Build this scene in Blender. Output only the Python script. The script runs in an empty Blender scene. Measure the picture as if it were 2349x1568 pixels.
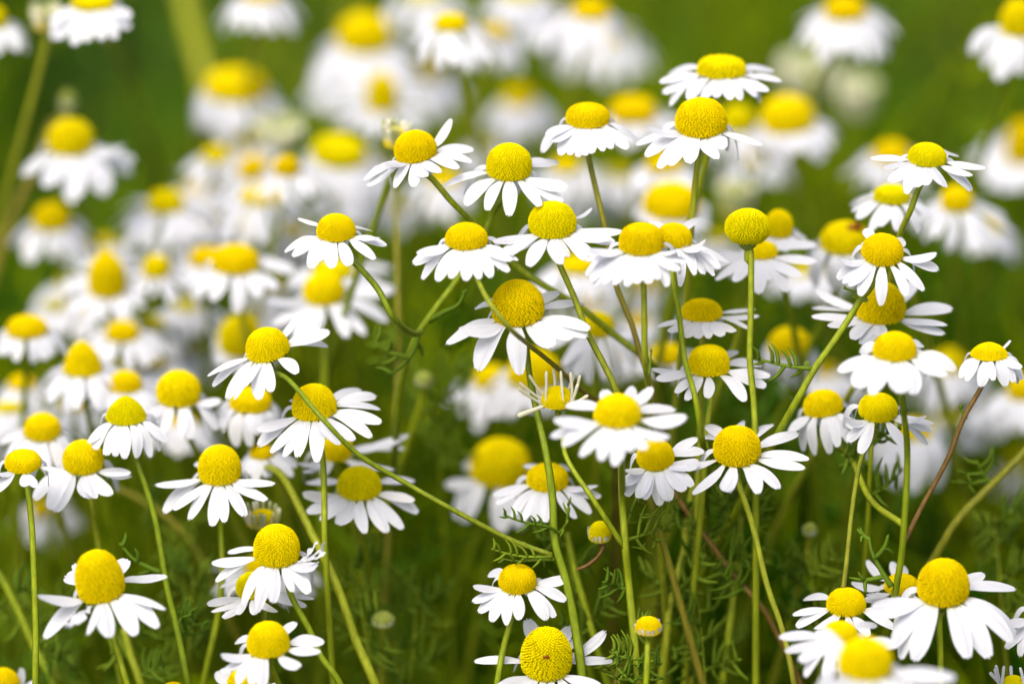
import bpy, math, random
import numpy as np
from mathutils import Vector, Matrix

# ------------------------------------------------------------------ camera, light, exposure
scene = bpy.context.scene
COL = scene.collection
PITCH = math.radians(22.0)
CAM_Z = 0.78
FOCUS = 0.95
LENS = 200.0
FSTOP = 7.1
cam_d = bpy.data.cameras.new("camera")
cam = bpy.data.objects.new("camera", cam_d)
COL.objects.link(cam)
cam.location = (0, 0, CAM_Z)
cam.rotation_euler = (math.pi / 2 - PITCH, 0, 0)
cam_d.lens = LENS
cam_d.sensor_width = 36
cam_d.clip_start = 0.02
cam_d.clip_end = 300
cam_d.dof.use_dof = True
cam_d.dof.focus_distance = FOCUS
cam_d.dof.aperture_fstop = FSTOP
scene.camera = cam

SUN_EL, SUN_AZ = math.radians(58), math.radians(-150)   # azimuth of the sun, measured from +Y towards +X
world = bpy.data.worlds.new("World")
scene.world = world
world.use_nodes = True
nt = world.node_tree
nt.nodes.clear()
sky = nt.nodes.new("ShaderNodeTexSky")
sky.sky_type = 'NISHITA'
sky.sun_disc = False
sky.sun_elevation = SUN_EL
sky.sun_rotation = SUN_AZ
sky.air_density = 0.6
sky.dust_density = 6.0
sky.ozone_density = 0.3
bg = nt.nodes.new("ShaderNodeBackground")
bg.inputs['Strength'].default_value = 0.15
wo = nt.nodes.new("ShaderNodeOutputWorld")
nt.links.new(sky.outputs[0], bg.inputs[0])
nt.links.new(bg.outputs[0], wo.inputs[0])
sun_d = bpy.data.lights.new("sun", 'SUN')
sun_d.energy = 1.0
sun_d.angle = math.radians(38)
sun_d.color = (1.0, 0.98, 0.95)
sun = bpy.data.objects.new("sun", sun_d)
COL.objects.link(sun)
sdir = Vector((math.sin(SUN_AZ) * math.cos(SUN_EL), math.cos(SUN_AZ) * math.cos(SUN_EL), math.sin(SUN_EL)))
sun.rotation_euler = sdir.to_track_quat('Z', 'Y').to_euler()
scene.view_settings.view_transform = 'Standard'
scene.view_settings.look = 'None'
scene.view_settings.gamma = 1.0
scene.view_settings.use_curve_mapping = False
scene.view_settings.exposure = 0.9
scene.render.engine = 'CYCLES'
scene.cycles.max_bounces = 8
scene.cycles.diffuse_bounces = 5
scene.cycles.transmission_bounces = 4

# ------------------------------------------------------------------ view helpers
CR = Vector((1, 0, 0))
CF = Vector((0, math.cos(PITCH), -math.sin(PITCH)))
CU = Vector((0, math.sin(PITCH), math.cos(PITCH)))
CP = Vector((0, 0, CAM_Z))
K = 0.18 / 2349.0
APER = LENS / FSTOP / 1000.0                 # aperture, metres

def depth(B):
    """distance at which a point is blurred over B units (negative: nearer than the focus)"""
    B = B + max(0.0, B - 10) * 0.33
    return FOCUS / (1.0 - B * K * FOCUS / APER)

def W(x, y, B):
    d = depth(B)
    return CP + d * (CF + (x - 1174.5) * K * CR - (y - 784.0) * K * CU)

# ------------------------------------------------------------------ materials
def new_mat(name):
    m = bpy.data.materials.new(name)
    m.use_nodes = True
    n = m.node_tree
    n.nodes.clear()
    out = n.nodes.new("ShaderNodeOutputMaterial")
    return m, n, out

def noise(n, scale, detail=3, vec=None, rough=0.5):
    t = n.nodes.new("ShaderNodeTexNoise")
    t.inputs['Scale'].default_value = scale
    t.inputs['Detail'].default_value = detail
    t.inputs['Roughness'].default_value = rough
    if vec is not None:
        n.links.new(vec, t.inputs['Vector'])
    return t

def ramp(n, fac, stops):
    r = n.nodes.new("ShaderNodeValToRGB")
    el = r.color_ramp.elements
    while len(el) < len(stops):
        el.new(0.5)
    for e, (p, c) in zip(el, stops):
        e.position = p
        e.color = (c[0], c[1], c[2], 1)
    n.links.new(fac, r.inputs[0])
    return r

def mixc(n, fac, a, b, mode='MIX'):
    m = n.nodes.new("ShaderNodeMix")
    m.data_type = 'RGBA'
    m.blend_type = mode
    for sock, val in ((m.inputs[0], fac), (m.inputs[6], a), (m.inputs[7], b)):
        if isinstance(val, (int, float)):
            sock.default_value = val
        elif isinstance(val, tuple):
            sock.default_value = (val[0], val[1], val[2], 1)
        else:
            n.links.new(val, sock)
    return m.outputs[2]

def leafy_shader(n, out, col, trans, rough=0.5, spec=0.3, normal=None, tcol=None):
    p = n.nodes.new("ShaderNodeBsdfPrincipled")
    p.inputs['Roughness'].default_value = rough
    p.inputs['Specular IOR Level'].default_value = spec
    t = n.nodes.new("ShaderNodeBsdfTranslucent")
    if isinstance(col, tuple):
        p.inputs['Base Color'].default_value = (*col, 1)
    else:
        n.links.new(col, p.inputs['Base Color'])
    tc = tcol if tcol is not None else col
    if isinstance(tc, tuple):
        t.inputs['Color'].default_value = (*tc, 1)
    else:
        n.links.new(tc, t.inputs['Color'])
    if normal is not None:
        n.links.new(normal, p.inputs['Normal'])
    mx = n.nodes.new("ShaderNodeMixShader")
    mx.inputs[0].default_value = trans
    n.links.new(p.outputs[0], mx.inputs[1])
    n.links.new(t.outputs[0], mx.inputs[2])
    n.links.new(mx.outputs[0], out.inputs[0])

def petal_material(name, tint, trans=0.28):
    m, n, out = new_mat(name)
    uv = n.nodes.new("ShaderNodeUVMap")
    uv.uv_map = "UVMap"
    mp = n.nodes.new("ShaderNodeMapping")
    mp.inputs['Scale'].default_value = (9, 0.7, 1)
    n.links.new(uv.outputs[0], mp.inputs[0])
    info = n.nodes.new("ShaderNodeObjectInfo")
    add = n.nodes.new("ShaderNodeVectorMath")
    n.links.new(mp.outputs[0], add.inputs[0])
    n.links.new(info.outputs['Random'], add.inputs[1])
    nz = noise(n, 1.6, 3, add.outputs[0])
    base = ramp(n, nz.outputs[0], [(0.3, tuple(c * 0.93 for c in tint)), (0.62, tint)])
    # a faint greenish claw where the ligule leaves the head
    sep = n.nodes.new("ShaderNodeSeparateXYZ")
    n.links.new(uv.outputs[0], sep.inputs[0])
    cl = ramp(n, sep.outputs[1], [(0.02, (0, 0, 0)), (0.2, (1, 1, 1))])
    col = mixc(n, cl.outputs[0], (0.66, 0.70, 0.46), base.outputs[0])
    pv = ramp(n, info.outputs['Random'], [(0.0, (0.88, 0.89, 0.90)), (0.5, (1, 1, 1)), (0.9, (1, 1, 1)), (1.0, (0.96, 0.94, 0.86))])
    col = mixc(n, 1.0, col, pv.outputs[0], 'MULTIPLY')
    bp = n.nodes.new("ShaderNodeBump")
    bp.inputs['Strength'].default_value = 0.6
    bp.inputs['Distance'].default_value = 0.00025
    n.links.new(nz.outputs[0], bp.inputs['Height'])
    leafy_shader(n, out, col, trans, 0.6, 0.12, bp.outputs[0], tint)
    return m

MAT_PETAL = petal_material("petal_white", (0.72, 0.74, 0.785), 0.35)
MAT_CREAM = petal_material("petal_cream", (0.80, 0.78, 0.58))
MAT_GREENISH = petal_material("petal_greenish", (0.46, 0.52, 0.24))

def disc_material():
    m, n, out = new_mat("floret_yellow")
    at = n.nodes.new("ShaderNodeAttribute")
    at.attribute_name = "tone"
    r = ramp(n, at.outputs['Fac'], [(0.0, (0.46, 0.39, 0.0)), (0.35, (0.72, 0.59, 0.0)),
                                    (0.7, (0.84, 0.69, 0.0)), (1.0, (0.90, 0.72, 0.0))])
    tc = n.nodes.new("ShaderNodeTexCoord")
    nz = noise(n, 3.0, 2, tc.outputs['Object'])
    v = ramp(n, nz.outputs[0], [(0.35, (0.88, 0.90, 0.9)), (0.65, (1, 1, 1))])
    col = mixc(n, 1.0, r.outputs[0], v.outputs[0], 'MULTIPLY')
    # heads differ in age: greener young ones, deeper golden old ones
    info = n.nodes.new("ShaderNodeObjectInfo")
    ag = ramp(n, info.outputs['Random'], [(0.0, (0.86, 0.95, 1)), (0.35, (1, 1, 1)), (0.7, (1, 0.97, 1)), (1.0, (0.93, 0.86, 1))])
    col = mixc(n, 1.0, col, ag.outputs[0], 'MULTIPLY')
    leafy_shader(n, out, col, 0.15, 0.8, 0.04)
    return m
MAT_DISC = disc_material()

def pale_material():
    m, n, out = new_mat("bud_pale_green")
    leafy_shader(n, out, (0.34, 0.40, 0.08), 0.15, 0.8, 0.05)
    return m
MAT_PALE = pale_material()
def spot_material():
    m, n, out = new_mat("rust_brown")
    leafy_shader(n, out, (0.20, 0.055, 0.008), 0.0, 0.7, 0.1)
    return m
MAT_SPOT = spot_material()

def stem_material():
    m, n, out = new_mat("stem_skin")
    at = n.nodes.new("ShaderNodeAttribute")
    at.attribute_name = "red"
    info = n.nodes.new("ShaderNodeObjectInfo")
    g = ramp(n, info.outputs['Random'], [(0.0, (0.16, 0.225, 0.004)), (0.5, (0.25, 0.31, 0.006)), (1.0, (0.33, 0.36, 0.02))])
    rr = ramp(n, at.outputs['Fac'], [(0.0, (0.18, 0.25, 0.01)), (0.5, (0.24, 0.20, 0.02)), (1.0, (0.16, 0.06, 0.025))])
    tc = n.nodes.new("ShaderNodeTexCoord")
    mp = n.nodes.new("ShaderNodeMapping")
    mp.inputs['Scale'].default_value = (1, 1, 0.12)
    n.links.new(tc.outputs['Object'], mp.inputs[0])
    nz = noise(n, 1500, 3, mp.outputs[0])
    v = ramp(n, nz.outputs[0], [(0.35, (0.72, 0.74, 0.7)), (0.7, (1.12, 1.1, 1.1))])
    gt = n.nodes.new("ShaderNodeMath")
    gt.operation = 'MULTIPLY'
    gt.use_clamp = True
    gt.inputs[1].default_value = 3.0
    n.links.new(at.outputs['Fac'], gt.inputs[0])
    c = mixc(n, gt.outputs[0], g.outputs[0], rr.outputs[0])
    c = mixc(n, 1.0, c, v.outputs[0], 'MULTIPLY')
    leafy_shader(n, out, c, 0.10, 0.5, 0.2)
    return m
MAT_STEM = stem_material()

def leaf_material(name, a, b, trans=0.3, spec=0.15):
    m, n, out = new_mat(name)
    at = n.nodes.new("ShaderNodeAttribute")
    at.attribute_name = "tint"
    tc = n.nodes.new("ShaderNodeTexCoord")
    nz = noise(n, 60, 2, tc.outputs['Object'])
    c = mixc(n, at.outputs['Fac'], a, b)
    if name == "meadow_green":
        big = noise(n, 11, 2, tc.outputs['Object'])
        bf = ramp(n, big.outputs[0], [(0.52, (0, 0, 0)), (0.64, (1, 1, 1))])
        c = mixc(n, bf.outputs[0], c, (0.075, 0.175, 0.015))
    v = ramp(n, nz.outputs[0], [(0.3, (0.75, 0.8, 0.8)), (0.7, (1.15, 1.1, 1.0))])
    c = mixc(n, 1.0, c, v.outputs[0], 'MULTIPLY')
    leafy_shader(n, out, c, trans, 0.7, spec)
    return m
MAT_LEAF = leaf_material("feather_leaf", (0.085, 0.165, 0.008), (0.18, 0.265, 0.014))
MAT_FOLIAGE = leaf_material("meadow_green", (0.014, 0.070, 0.0), (0.26, 0.33, 0.0), 0.35, 0.03)
MAT_CALYX = leaf_material("calyx_green", (0.16, 0.23, 0.03), (0.2, 0.27, 0.04), 0.1)

def ground_material():
    m, n, out = new_mat("ground_earth")
    tc = n.nodes.new("ShaderNodeTexCoord")
    nz = noise(n, 9, 8, tc.outputs['Object'], 0.65)
    r = ramp(n, nz.outputs[0], [(0.3, (0.008, 0.018, 0.002)), (0.5, (0.02, 0.035, 0.002)), (0.72, (0.05, 0.05, 0.006))])
    p = n.nodes.new("ShaderNodeBsdfPrincipled")
    p.inputs['Roughness'].default_value = 0.95
    n.links.new(r.outputs[0], p.inputs['Base Color'])
    bp = n.nodes.new("ShaderNodeBump")
    bp.inputs['Distance'].default_value = 0.01
    n.links.new(nz.outputs[0], bp.inputs['Height'])
    n.links.new(bp.outputs[0], p.inputs['Normal'])
    n.links.new(p.outputs[0], out.inputs[0])
    return m
MAT_GROUND = ground_material()

# ------------------------------------------------------------------ mesh helpers
def make_mesh(name, verts, faces, mat, uvs=None, attr=None, smooth=True):
    me = bpy.data.meshes.new(name)
    verts = np.asarray(verts, dtype=np.float32).reshape(-1, 3)
    me.from_pydata(verts.tolist() if len(verts) < 200000 else verts, [], faces)
    if uvs is not None:
        uvl = me.uv_layers.new(name="UVMap")
        vi = np.empty(len(me.loops), dtype=np.int32)
        me.loops.foreach_get("vertex_index", vi)
        uvl.data.foreach_set("uv", np.asarray(uvs, dtype=np.float32)[vi].ravel())
    if attr is not None:
        for an, vals in attr.items():
            a = me.attributes.new(an, 'FLOAT', 'POINT')
            a.data.foreach_set("value", np.asarray(vals, dtype=np.float32))
    if smooth:
        me.polygons.foreach_set("use_smooth", [True] * len(me.polygons))
    me.materials.append(mat)
    me.update()
    return me

def link(name, me, parent=None, loc=(0, 0, 0)):
    o = bpy.data.objects.new(name, me)
    COL.objects.link(o)
    o.location = loc
    if parent is not None:
        o.parent = parent
    return o

def catmull(pts, seg=6):
    """centripetal Catmull-Rom, so unevenly spaced points do not overshoot"""
    P = [np.array(p, float) for p in pts]
    P = [2 * P[0] - P[1]] + P + [2 * P[-1] - P[-2]]
    out = []
    for i in range(1, len(P) - 2):
        p0, p1, p2, p3 = P[i - 1], P[i], P[i + 1], P[i + 2]
        t0 = 0.0
        t1 = t0 + max(np.linalg.norm(p1 - p0), 1e-9) ** 0.5
        t2 = t1 + max(np.linalg.norm(p2 - p1), 1e-9) ** 0.5
        t3 = t2 + max(np.linalg.norm(p3 - p2), 1e-9) ** 0.5
        for s in range(seg):
            t = t1 + (t2 - t1) * s / seg
            A1 = (t1 - t) / (t1 - t0) * p0 + (t - t0) / (t1 - t0) * p1
            A2 = (t2 - t) / (t2 - t1) * p1 + (t - t1) / (t2 - t1) * p2
            A3 = (t3 - t) / (t3 - t2) * p2 + (t - t2) / (t3 - t2) * p3
            B1 = (t2 - t) / (t2 - t0) * A1 + (t - t0) / (t2 - t0) * A2
            B2 = (t3 - t) / (t3 - t1) * A2 + (t - t1) / (t3 - t1) * A3
            out.append((t2 - t) / (t2 - t1) * B1 + (t - t1) / (t2 - t1) * B2)
    out.append(P[-2])
    return np.array(out)

def tube(path, radii, k=7, ridge=0.0, rnd=0.0, flat=1.0):
    """verts, faces of a tube with closed tip"""
    path = np.asarray(path, float)
    n = len(path)
    T = np.gradient(path, axis=0)
    T /= np.linalg.norm(T, axis=1)[:, None] + 1e-12
    ref = np.array([0.3, 1.0, 0.1]) if abs(T[0][1]) < 0.8 else np.array([1.0, 0.2, 0.1])
    verts, faces = [], []
    u = np.cross(T[0], ref)
    u /= np.linalg.norm(u)
    for i in range(n):
        u = u - T[i] * np.dot(u, T[i])
        u /= np.linalg.norm(u) + 1e-12
        v = np.cross(T[i], u)
        r = radii[i]
        for j in range(k):
            a = 2 * math.pi * j / k
            rr = r * (1 + (ridge if j % 2 else -ridge))
            verts.append(path[i] + rr * (math.cos(a) * u + flat * math.sin(a) * v))
    for i in range(n - 1):
        for j in range(k):
            a, b = i * k + j, i * k + (j + 1) % k
            faces.append((a, b, b + k, a + k))
    faces.append(tuple(range(k))[::-1])
    faces.append(tuple((n - 1) * k + j for j in range(k)))
    return verts, faces

# ------------------------------------------------------------------ flower disc: a dome packed with florets
def dome_profile(shape, H, a, t):
    """radius and height at parameter t: 0 top, 1 rim"""
    if shape == 'cone':
        th = t * math.pi / 2
        return a * (math.sin(th) ** 0.9 * 0.55 + t * 0.45), H * (math.cos(th) ** 1.0 * 0.6 + (1 - t) * 0.4)
    if shape == 'egg':
        th = t * math.pi * 0.60
        r = math.sin(th) ** 0.92
        z = (math.cos(th) - math.cos(math.pi * 0.6)) / (1 - math.cos(math.pi * 0.6))
        return a * r, H * z
    if shape == 'ball':
        th = t * math.pi * 0.80
        z = (math.cos(th) - math.cos(math.pi * 0.8)) / (1 - math.cos(math.pi * 0.8))
        return a * math.sin(th), H * z
    if shape == 'flat':
        th = t * math.pi / 2
        return a * math.sin(th) ** 0.75, H * math.cos(th) ** 0.62
    th = t * math.pi * 0.53
    z = (math.cos(th) - math.cos(math.pi * 0.53)) / (1 - math.cos(math.pi * 0.53))
    return a * math.sin(th) ** 0.9, H * z

def disc_mesh(a, H, shape, N, rnd, openf=0.55):
    M = 80
    ts = np.linspace(0, 1, M + 1)
    prof = np.array([dome_profile(shape, H, a, t) for t in ts])
    ds = np.linalg.norm(np.diff(prof, axis=0), axis=1)
    area = np.concatenate([[0], np.cumsum(ds * 2 * math.pi * (prof[1:, 0] + prof[:-1, 0]) / 2)])
    A = area[-1]
    sp = math.sqrt(A / N)
    verts, faces, tone = [], [], []
    # base dome under the florets
    kk = 20
    rows = 10
    for i in range(rows + 1):
        r, z = dome_profile(shape, H, a, i / rows)
        for j in range(kk):
            an = 2 * math.pi * j / kk
            verts.append((max(r - sp * 0.35, a * 0.01) * math.cos(an), max(r - sp * 0.35, a * 0.01) * math.sin(an), z - sp * 0.35 * (1 - i / rows)))
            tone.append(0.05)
    for i in range(rows):
        for j in range(kk):
            p, q = i * kk + j, i * kk + (j + 1) % kk
            faces.append((p, p + kk, q + kk, q))
    faces.append(tuple(rows * kk + j for j in range(kk))[::-1])
    faces.append(tuple(range(kk)))
    GA = math.pi * (3 - math.sqrt(5))
    ang5 = [2 * math.pi * q / 5 for q in range(5)]
    for k in range(N):
        s = (k + 0.5) / N * A
        t = float(np.interp(s, area, ts))
        r, z = dome_profile(shape, H, a, t)
        r2, z2 = dome_profile(shape, H, a, min(t + 0.01, 1.0) if t < 0.99 else t - 0.01)
        dr, dz = (r2 - r, z2 - z) if t < 0.99 else (r - r2, z - z2)
        L = math.hypot(dr, dz) + 1e-12
        nr, nz = -dz / L, dr / L
        if nz < 0 and t < 0.5:
            nr, nz = -nr, -nz
        an = k * GA + rnd.uniform(-.04, .04)
        ca, sa = math.cos(an), math.sin(an)
        c = np.array([r * ca, r * sa, z])
        nn = np.array([nr * ca, nr * sa, nz])
        nn = nn / np.linalg.norm(nn)
        tu = np.array([-sa, ca, 0])
        tv = np.cross(nn, tu)
        is_open = t > openf + rnd.uniform(-.08, .08)
        b0 = len(verts)
        ph = rnd.uniform(0, 1.2)
        R = sp * 0.54 * rnd.uniform(.88, 1.08)
        if t > 0.93:
            nn = nn + np.array([0, 0, rnd.uniform(-.3, .5)])
            nn /= np.linalg.norm(nn)
        if is_open:
            hh = sp * rnd.uniform(0.35, 0.65)
            for q in ang5:
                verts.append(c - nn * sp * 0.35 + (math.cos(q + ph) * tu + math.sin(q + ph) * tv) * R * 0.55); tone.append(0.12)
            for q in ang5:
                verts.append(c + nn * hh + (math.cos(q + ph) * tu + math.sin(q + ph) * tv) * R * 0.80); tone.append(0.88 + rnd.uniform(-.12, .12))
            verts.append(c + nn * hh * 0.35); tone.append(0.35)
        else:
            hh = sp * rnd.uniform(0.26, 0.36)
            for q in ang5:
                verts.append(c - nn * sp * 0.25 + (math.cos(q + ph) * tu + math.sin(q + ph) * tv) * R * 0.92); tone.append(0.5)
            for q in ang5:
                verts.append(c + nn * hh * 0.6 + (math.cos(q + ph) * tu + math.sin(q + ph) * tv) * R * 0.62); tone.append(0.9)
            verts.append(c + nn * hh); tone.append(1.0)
        for q in range(5):
            q2 = (q + 1) % 5
            faces.append((b0 + q, b0 + q2, b0 + 5 + q2, b0 + 5 + q))
            faces.append((b0 + 5 + q, b0 + 5 + q2, b0 + 10))
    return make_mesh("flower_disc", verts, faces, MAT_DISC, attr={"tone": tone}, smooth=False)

SHARED_DISC = {}
def get_disc(shape, ratio, sharp, rnd):
    """unit-radius disc; blurred flowers share a mesh"""
    if sharp:
        return disc_mesh(1.0, ratio, shape, 1050, rnd, rnd.uniform(0.3, 0.6)), 1.0
    rq = min((0.5, 0.8, 1.1, 1.5), key=lambda v: abs(v - ratio))
    key = (shape, rq)
    if key not in SHARED_DISC:
        SHARED_DISC[key] = disc_mesh(1.0, rq, shape, 300, rnd, 0.5)
    return SHARED_DISC[key], ratio / rq

# ------------------------------------------------------------------ petal
CFN = np.array(CF)
def petal_mesh(P0, radial, n, T, width, rnd, nv=11, nu=6, narrow=False, crumple=0.0, curl=None, mat=None, hook=0.0, face=0.0):
    P0, radial, n, T = (np.array(v, float) for v in (P0, radial, n, T))
    L = np.linalg.norm(T - P0)
    lift = rnd.uniform(0.0, 0.07)
    c = rnd.uniform(0.28, 0.46) if not narrow else 0.12
    P1 = P0 + radial * c * L + n * lift * L
    side0 = np.cross(radial, n)
    side0 /= np.linalg.norm(side0)
    twist = rnd.uniform(-0.42, 0.42)
    skew = rnd.uniform(-0.07, 0.07)
    cup = rnd.uniform(0.02, 0.22) if curl is None else curl
    tip_bend = rnd.uniform(-0.16, 0.10)
    tipw = rnd.uniform(0.72, 0.95)
    notch = rnd.uniform(0.012, 0.045)
    wj = rnd.uniform(-0.05, 0.05)
    verts, uvs = [], []
    for i in range(nv + 1):
        t = i / nv
        B = (1 - t) ** 2 * P0 + 2 * t * (1 - t) * P1 + t * t * T
        d = 2 * (1 - t) * (P1 - P0) + 2 * t * (T - P1)
        d /= np.linalg.norm(d) + 1e-12
        s = side0 - d * np.dot(side0, d)
        s /= np.linalg.norm(s) + 1e-12
        nn = np.cross(s, d)
        if np.dot(nn, n) < 0 and np.dot(nn, radial) < 0:
            nn = -nn
        tw = twist * t
        if face:                      # the blade rolls a little, top side outwards
            tgt = nn - CFN * face * min(1, t * 2.5)
            tgt = tgt - d * np.dot(tgt, d)
            nn = tgt / (np.linalg.norm(tgt) + 1e-12)
            s = np.cross(d, nn)
        s, nn = s * math.cos(tw) + nn * math.sin(tw), nn * math.cos(tw) - s * math.sin(tw)
        B = B + s * skew * L * math.sin(t * math.pi)
        B = B + nn * tip_bend * L * max(0, t - 0.6) ** 2 * 2.5
        if hook:
            B = B + nn * hook * L * max(0, t - 0.55) ** 1.5 * 2.0 - d * abs(hook) * L * max(0, t - 0.75) * 0.8
        if narrow:
            w = width * (0.7 + 0.3 * t) * (1 if t < 0.9 else 0.75)
        else:
            w = width * (0.30 + 0.70 * math.sin(min(1, t / 0.66) * math.pi / 2) ** 1.15)
            if t > 0.62:
                q = (t - 0.62) / 0.38
                w *= 1 - (1 - 0.52 * tipw) * q ** 2.6
        w *= 1 + wj * math.sin(t * 9)
        if crumple:
            B = B + (nn * rnd.uniform(-1, 1) + s * rnd.uniform(-1, 1) + d * rnd.uniform(-1, 1)) * crumple * L
            w *= rnd.uniform(0.35, 1.0)
        for j in range(nu + 1):
            x = j / nu * 2 - 1
            rid = 0.085 * math.cos(x * math.pi * 2.0) * width * (1 - 0.4 * t)
            off = nn * (-cup * x * x * w * 0.5 + rid * 0.5)
            pt = B + s * (x * w * 0.5) + off
            if i == nv and not narrow:                       # rounded tip with three faint teeth
                pt = pt + d * L * (0.030 * (1 - x * x) + notch * math.cos(x * math.pi * 2.4) - notch)
            elif i == nv - 1 and not narrow:
                pt = pt + d * L * 0.012 * (1 - x * x)
            if crumple:
                pt = pt + nn * rnd.uniform(-1, 1) * crumple * L * 0.5
            verts.append(pt)
            uvs.append((j / nu, t))
    faces = []
    for i in range(nv):
        for j in range(nu):
            a = i * (nu + 1) + j
            faces.append((a, a + 1, a + nu + 2, a + nu + 1))
    return make_mesh("petal", verts, faces, mat or MAT_PETAL, uvs=uvs)

# ------------------------------------------------------------------ feathery leaf
def leaf_geo(pts, rnd, npin=7, plen=0.006, r=0.00022, sub=False):
    path = catmull(pts, 5)
    n = len(path)
    V, F = tube(path, [r * 1.25 * (1 - 0.6 * i / n) for i in range(n)], 5)
    V = [np.array(v) for v in V]
    def add(pth, rr):
        v, f = tube(pth, rr, 4)
        b = len(V)
        V.extend(np.array(q) for q in v)
        F.extend(tuple(b + i for i in ff) for ff in f)
    for k in range(npin):
        t = 0.22 + 0.74 * k / max(1, npin - 1)
        i = min(n - 2, int(t * (n - 1)))
        base = path[i]
        d = path[i + 1] - path[i]
        d /= np.linalg.norm(d) + 1e-12
        up = np.array([0.0, 0.0, 1.0]) - d * d[2]
        up /= np.linalg.norm(up) + 1e-12
        s = np.cross(d, up)
        sg = 1 if k % 2 else -1
        vert = (1 if (k % 3 or abs(d[2]) > 0.75) else -0.7) * (1 if abs(d[2]) < 0.75 else sg)
        ln = plen * (1 - 0.35 * t) * rnd.uniform(0.75, 1.25)
        dirn = up * vert * 0.85 + d * rnd.uniform(0.35, 0.8) + s * rnd.uniform(-.5, .5)
        dirn /= np.linalg.norm(dirn)
        e = base + dirn * ln
        m = base + (dirn * 0.5 + (up * vert) * 0.10 - d * 0.06) * ln
        pth = catmull([base, m, e], 3)
        add(pth, [r * (1.05 - 0.8 * (q / (len(pth) - 1)) ** 2.5) for q in range(len(pth))])
        if sub and ln > plen * 0.6:
            for g in (-1, 1):
                e2 = m + (s * sg * 0.5 + d * 0.7 * g + up * rnd.uniform(-.2, .3)) * ln * 0.45
                pth = catmull([m, (m + e2) / 2 + s * sg * 0.05 * ln, e2], 2)
                add(pth, [r * 0.85 * (1.0 - 0.75 * (q / (len(pth) - 1)) ** 2) for q in range(len(pth))])
    return V, F

def add_leaf(parent, origin, spec, seed, r=0.00024, plen=0.006, npin=7):
    rnd = random.Random(seed)
    pts = [np.array(W(*p)) - np.array(origin) for p in spec]
    V, F = leaf_geo(pts, rnd, npin, plen, r * 1.15, plen > 0.0055)
    me = make_mesh("leaf", V, F, MAT_LEAF, attr={"tint": [rnd.random()] * len(V)})
    return link("leaf", me, parent)

# ------------------------------------------------------------------ flower builder
def autoleaf(pts, n, seed, size=70, plen=.0055):
    """feathery leaves springing alternately from a stem given in photo units"""
    r = random.Random(seed)
    out = []
    for k in range(n):
        t = (k + r.uniform(.2, .8)) / n * (len(pts) - 1)
        i = min(len(pts) - 2, int(t)); f = t - i
        a, b = pts[i], pts[i + 1]
        x, y, B = (a[j] + (b[j] - a[j]) * f for j in range(3))
        s = 1 if (k + seed) % 2 else -1
        L = size * r.uniform(.7, 1.3)
        out.append(([(x, y, B), (x + s * L * .4, y - L * r.uniform(.05, .35), B + r.uniform(-1, 2)), (x + s * L * .95, y - L * r.uniform(.25, .8), B + r.uniform(-2, 4))],
                    dict(plen=plen, npin=8, r=.00030)))
    return out

GROUP = "chamomile flowers standing in the meadow"
FLOWERS = {}
SEED = [100]

def build_stem(pts3, r0, r1, red0, red1, seg=6, ridge=0.10, origin=(0, 0, 0)):
    path = catmull(pts3, seg) - np.array(origin)
    n = len(path)
    s = np.concatenate([[0], np.cumsum(np.linalg.norm(np.diff(path, axis=0), axis=1))])
    vis = np.minimum(1, s / 0.09)
    rad = [r0 + (r1 - r0) * v for v in vis]
    V, F = tube(path, rad, 10, ridge)
    red = np.repeat([red0 + (red1 - red0) * v for v in vis], 10)
    return make_mesh("stem", V, F, MAT_STEM, attr={"red": red})

def to_ground(last, prev, rnd, lean=None):
    """continue a stem from the last given point down to the soil"""
    last, prev = np.array(last), np.array(prev)
    d = last - prev
    d /= np.linalg.norm(d) + 1e-12
    d = d if d[2] < -0.2 else np.array([d[0] * 0.5, d[1], -0.6])
    hd = np.array([d[0], d[1], 0]) / max(0.35, -d[2])
    hl = np.linalg.norm(hd)
    if hl > 0.4:
        hd = hd * 0.4 / hl
    z = last[2]
    g = lean if lean is not None else (rnd.uniform(-.04, .04), rnd.uniform(0.08, .18))
    m1 = last + hd * z * 0.25 + np.array([g[0] * .2, g[1] * .28, -z * 0.3])
    m2 = last + hd * z * 0.38 + np.array([g[0] * .6, g[1] * .65, -z * 0.65])
    e = last + hd * z * 0.42 + np.array([g[0], g[1], -z - 0.004])
    return [m1, m2, e]

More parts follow.
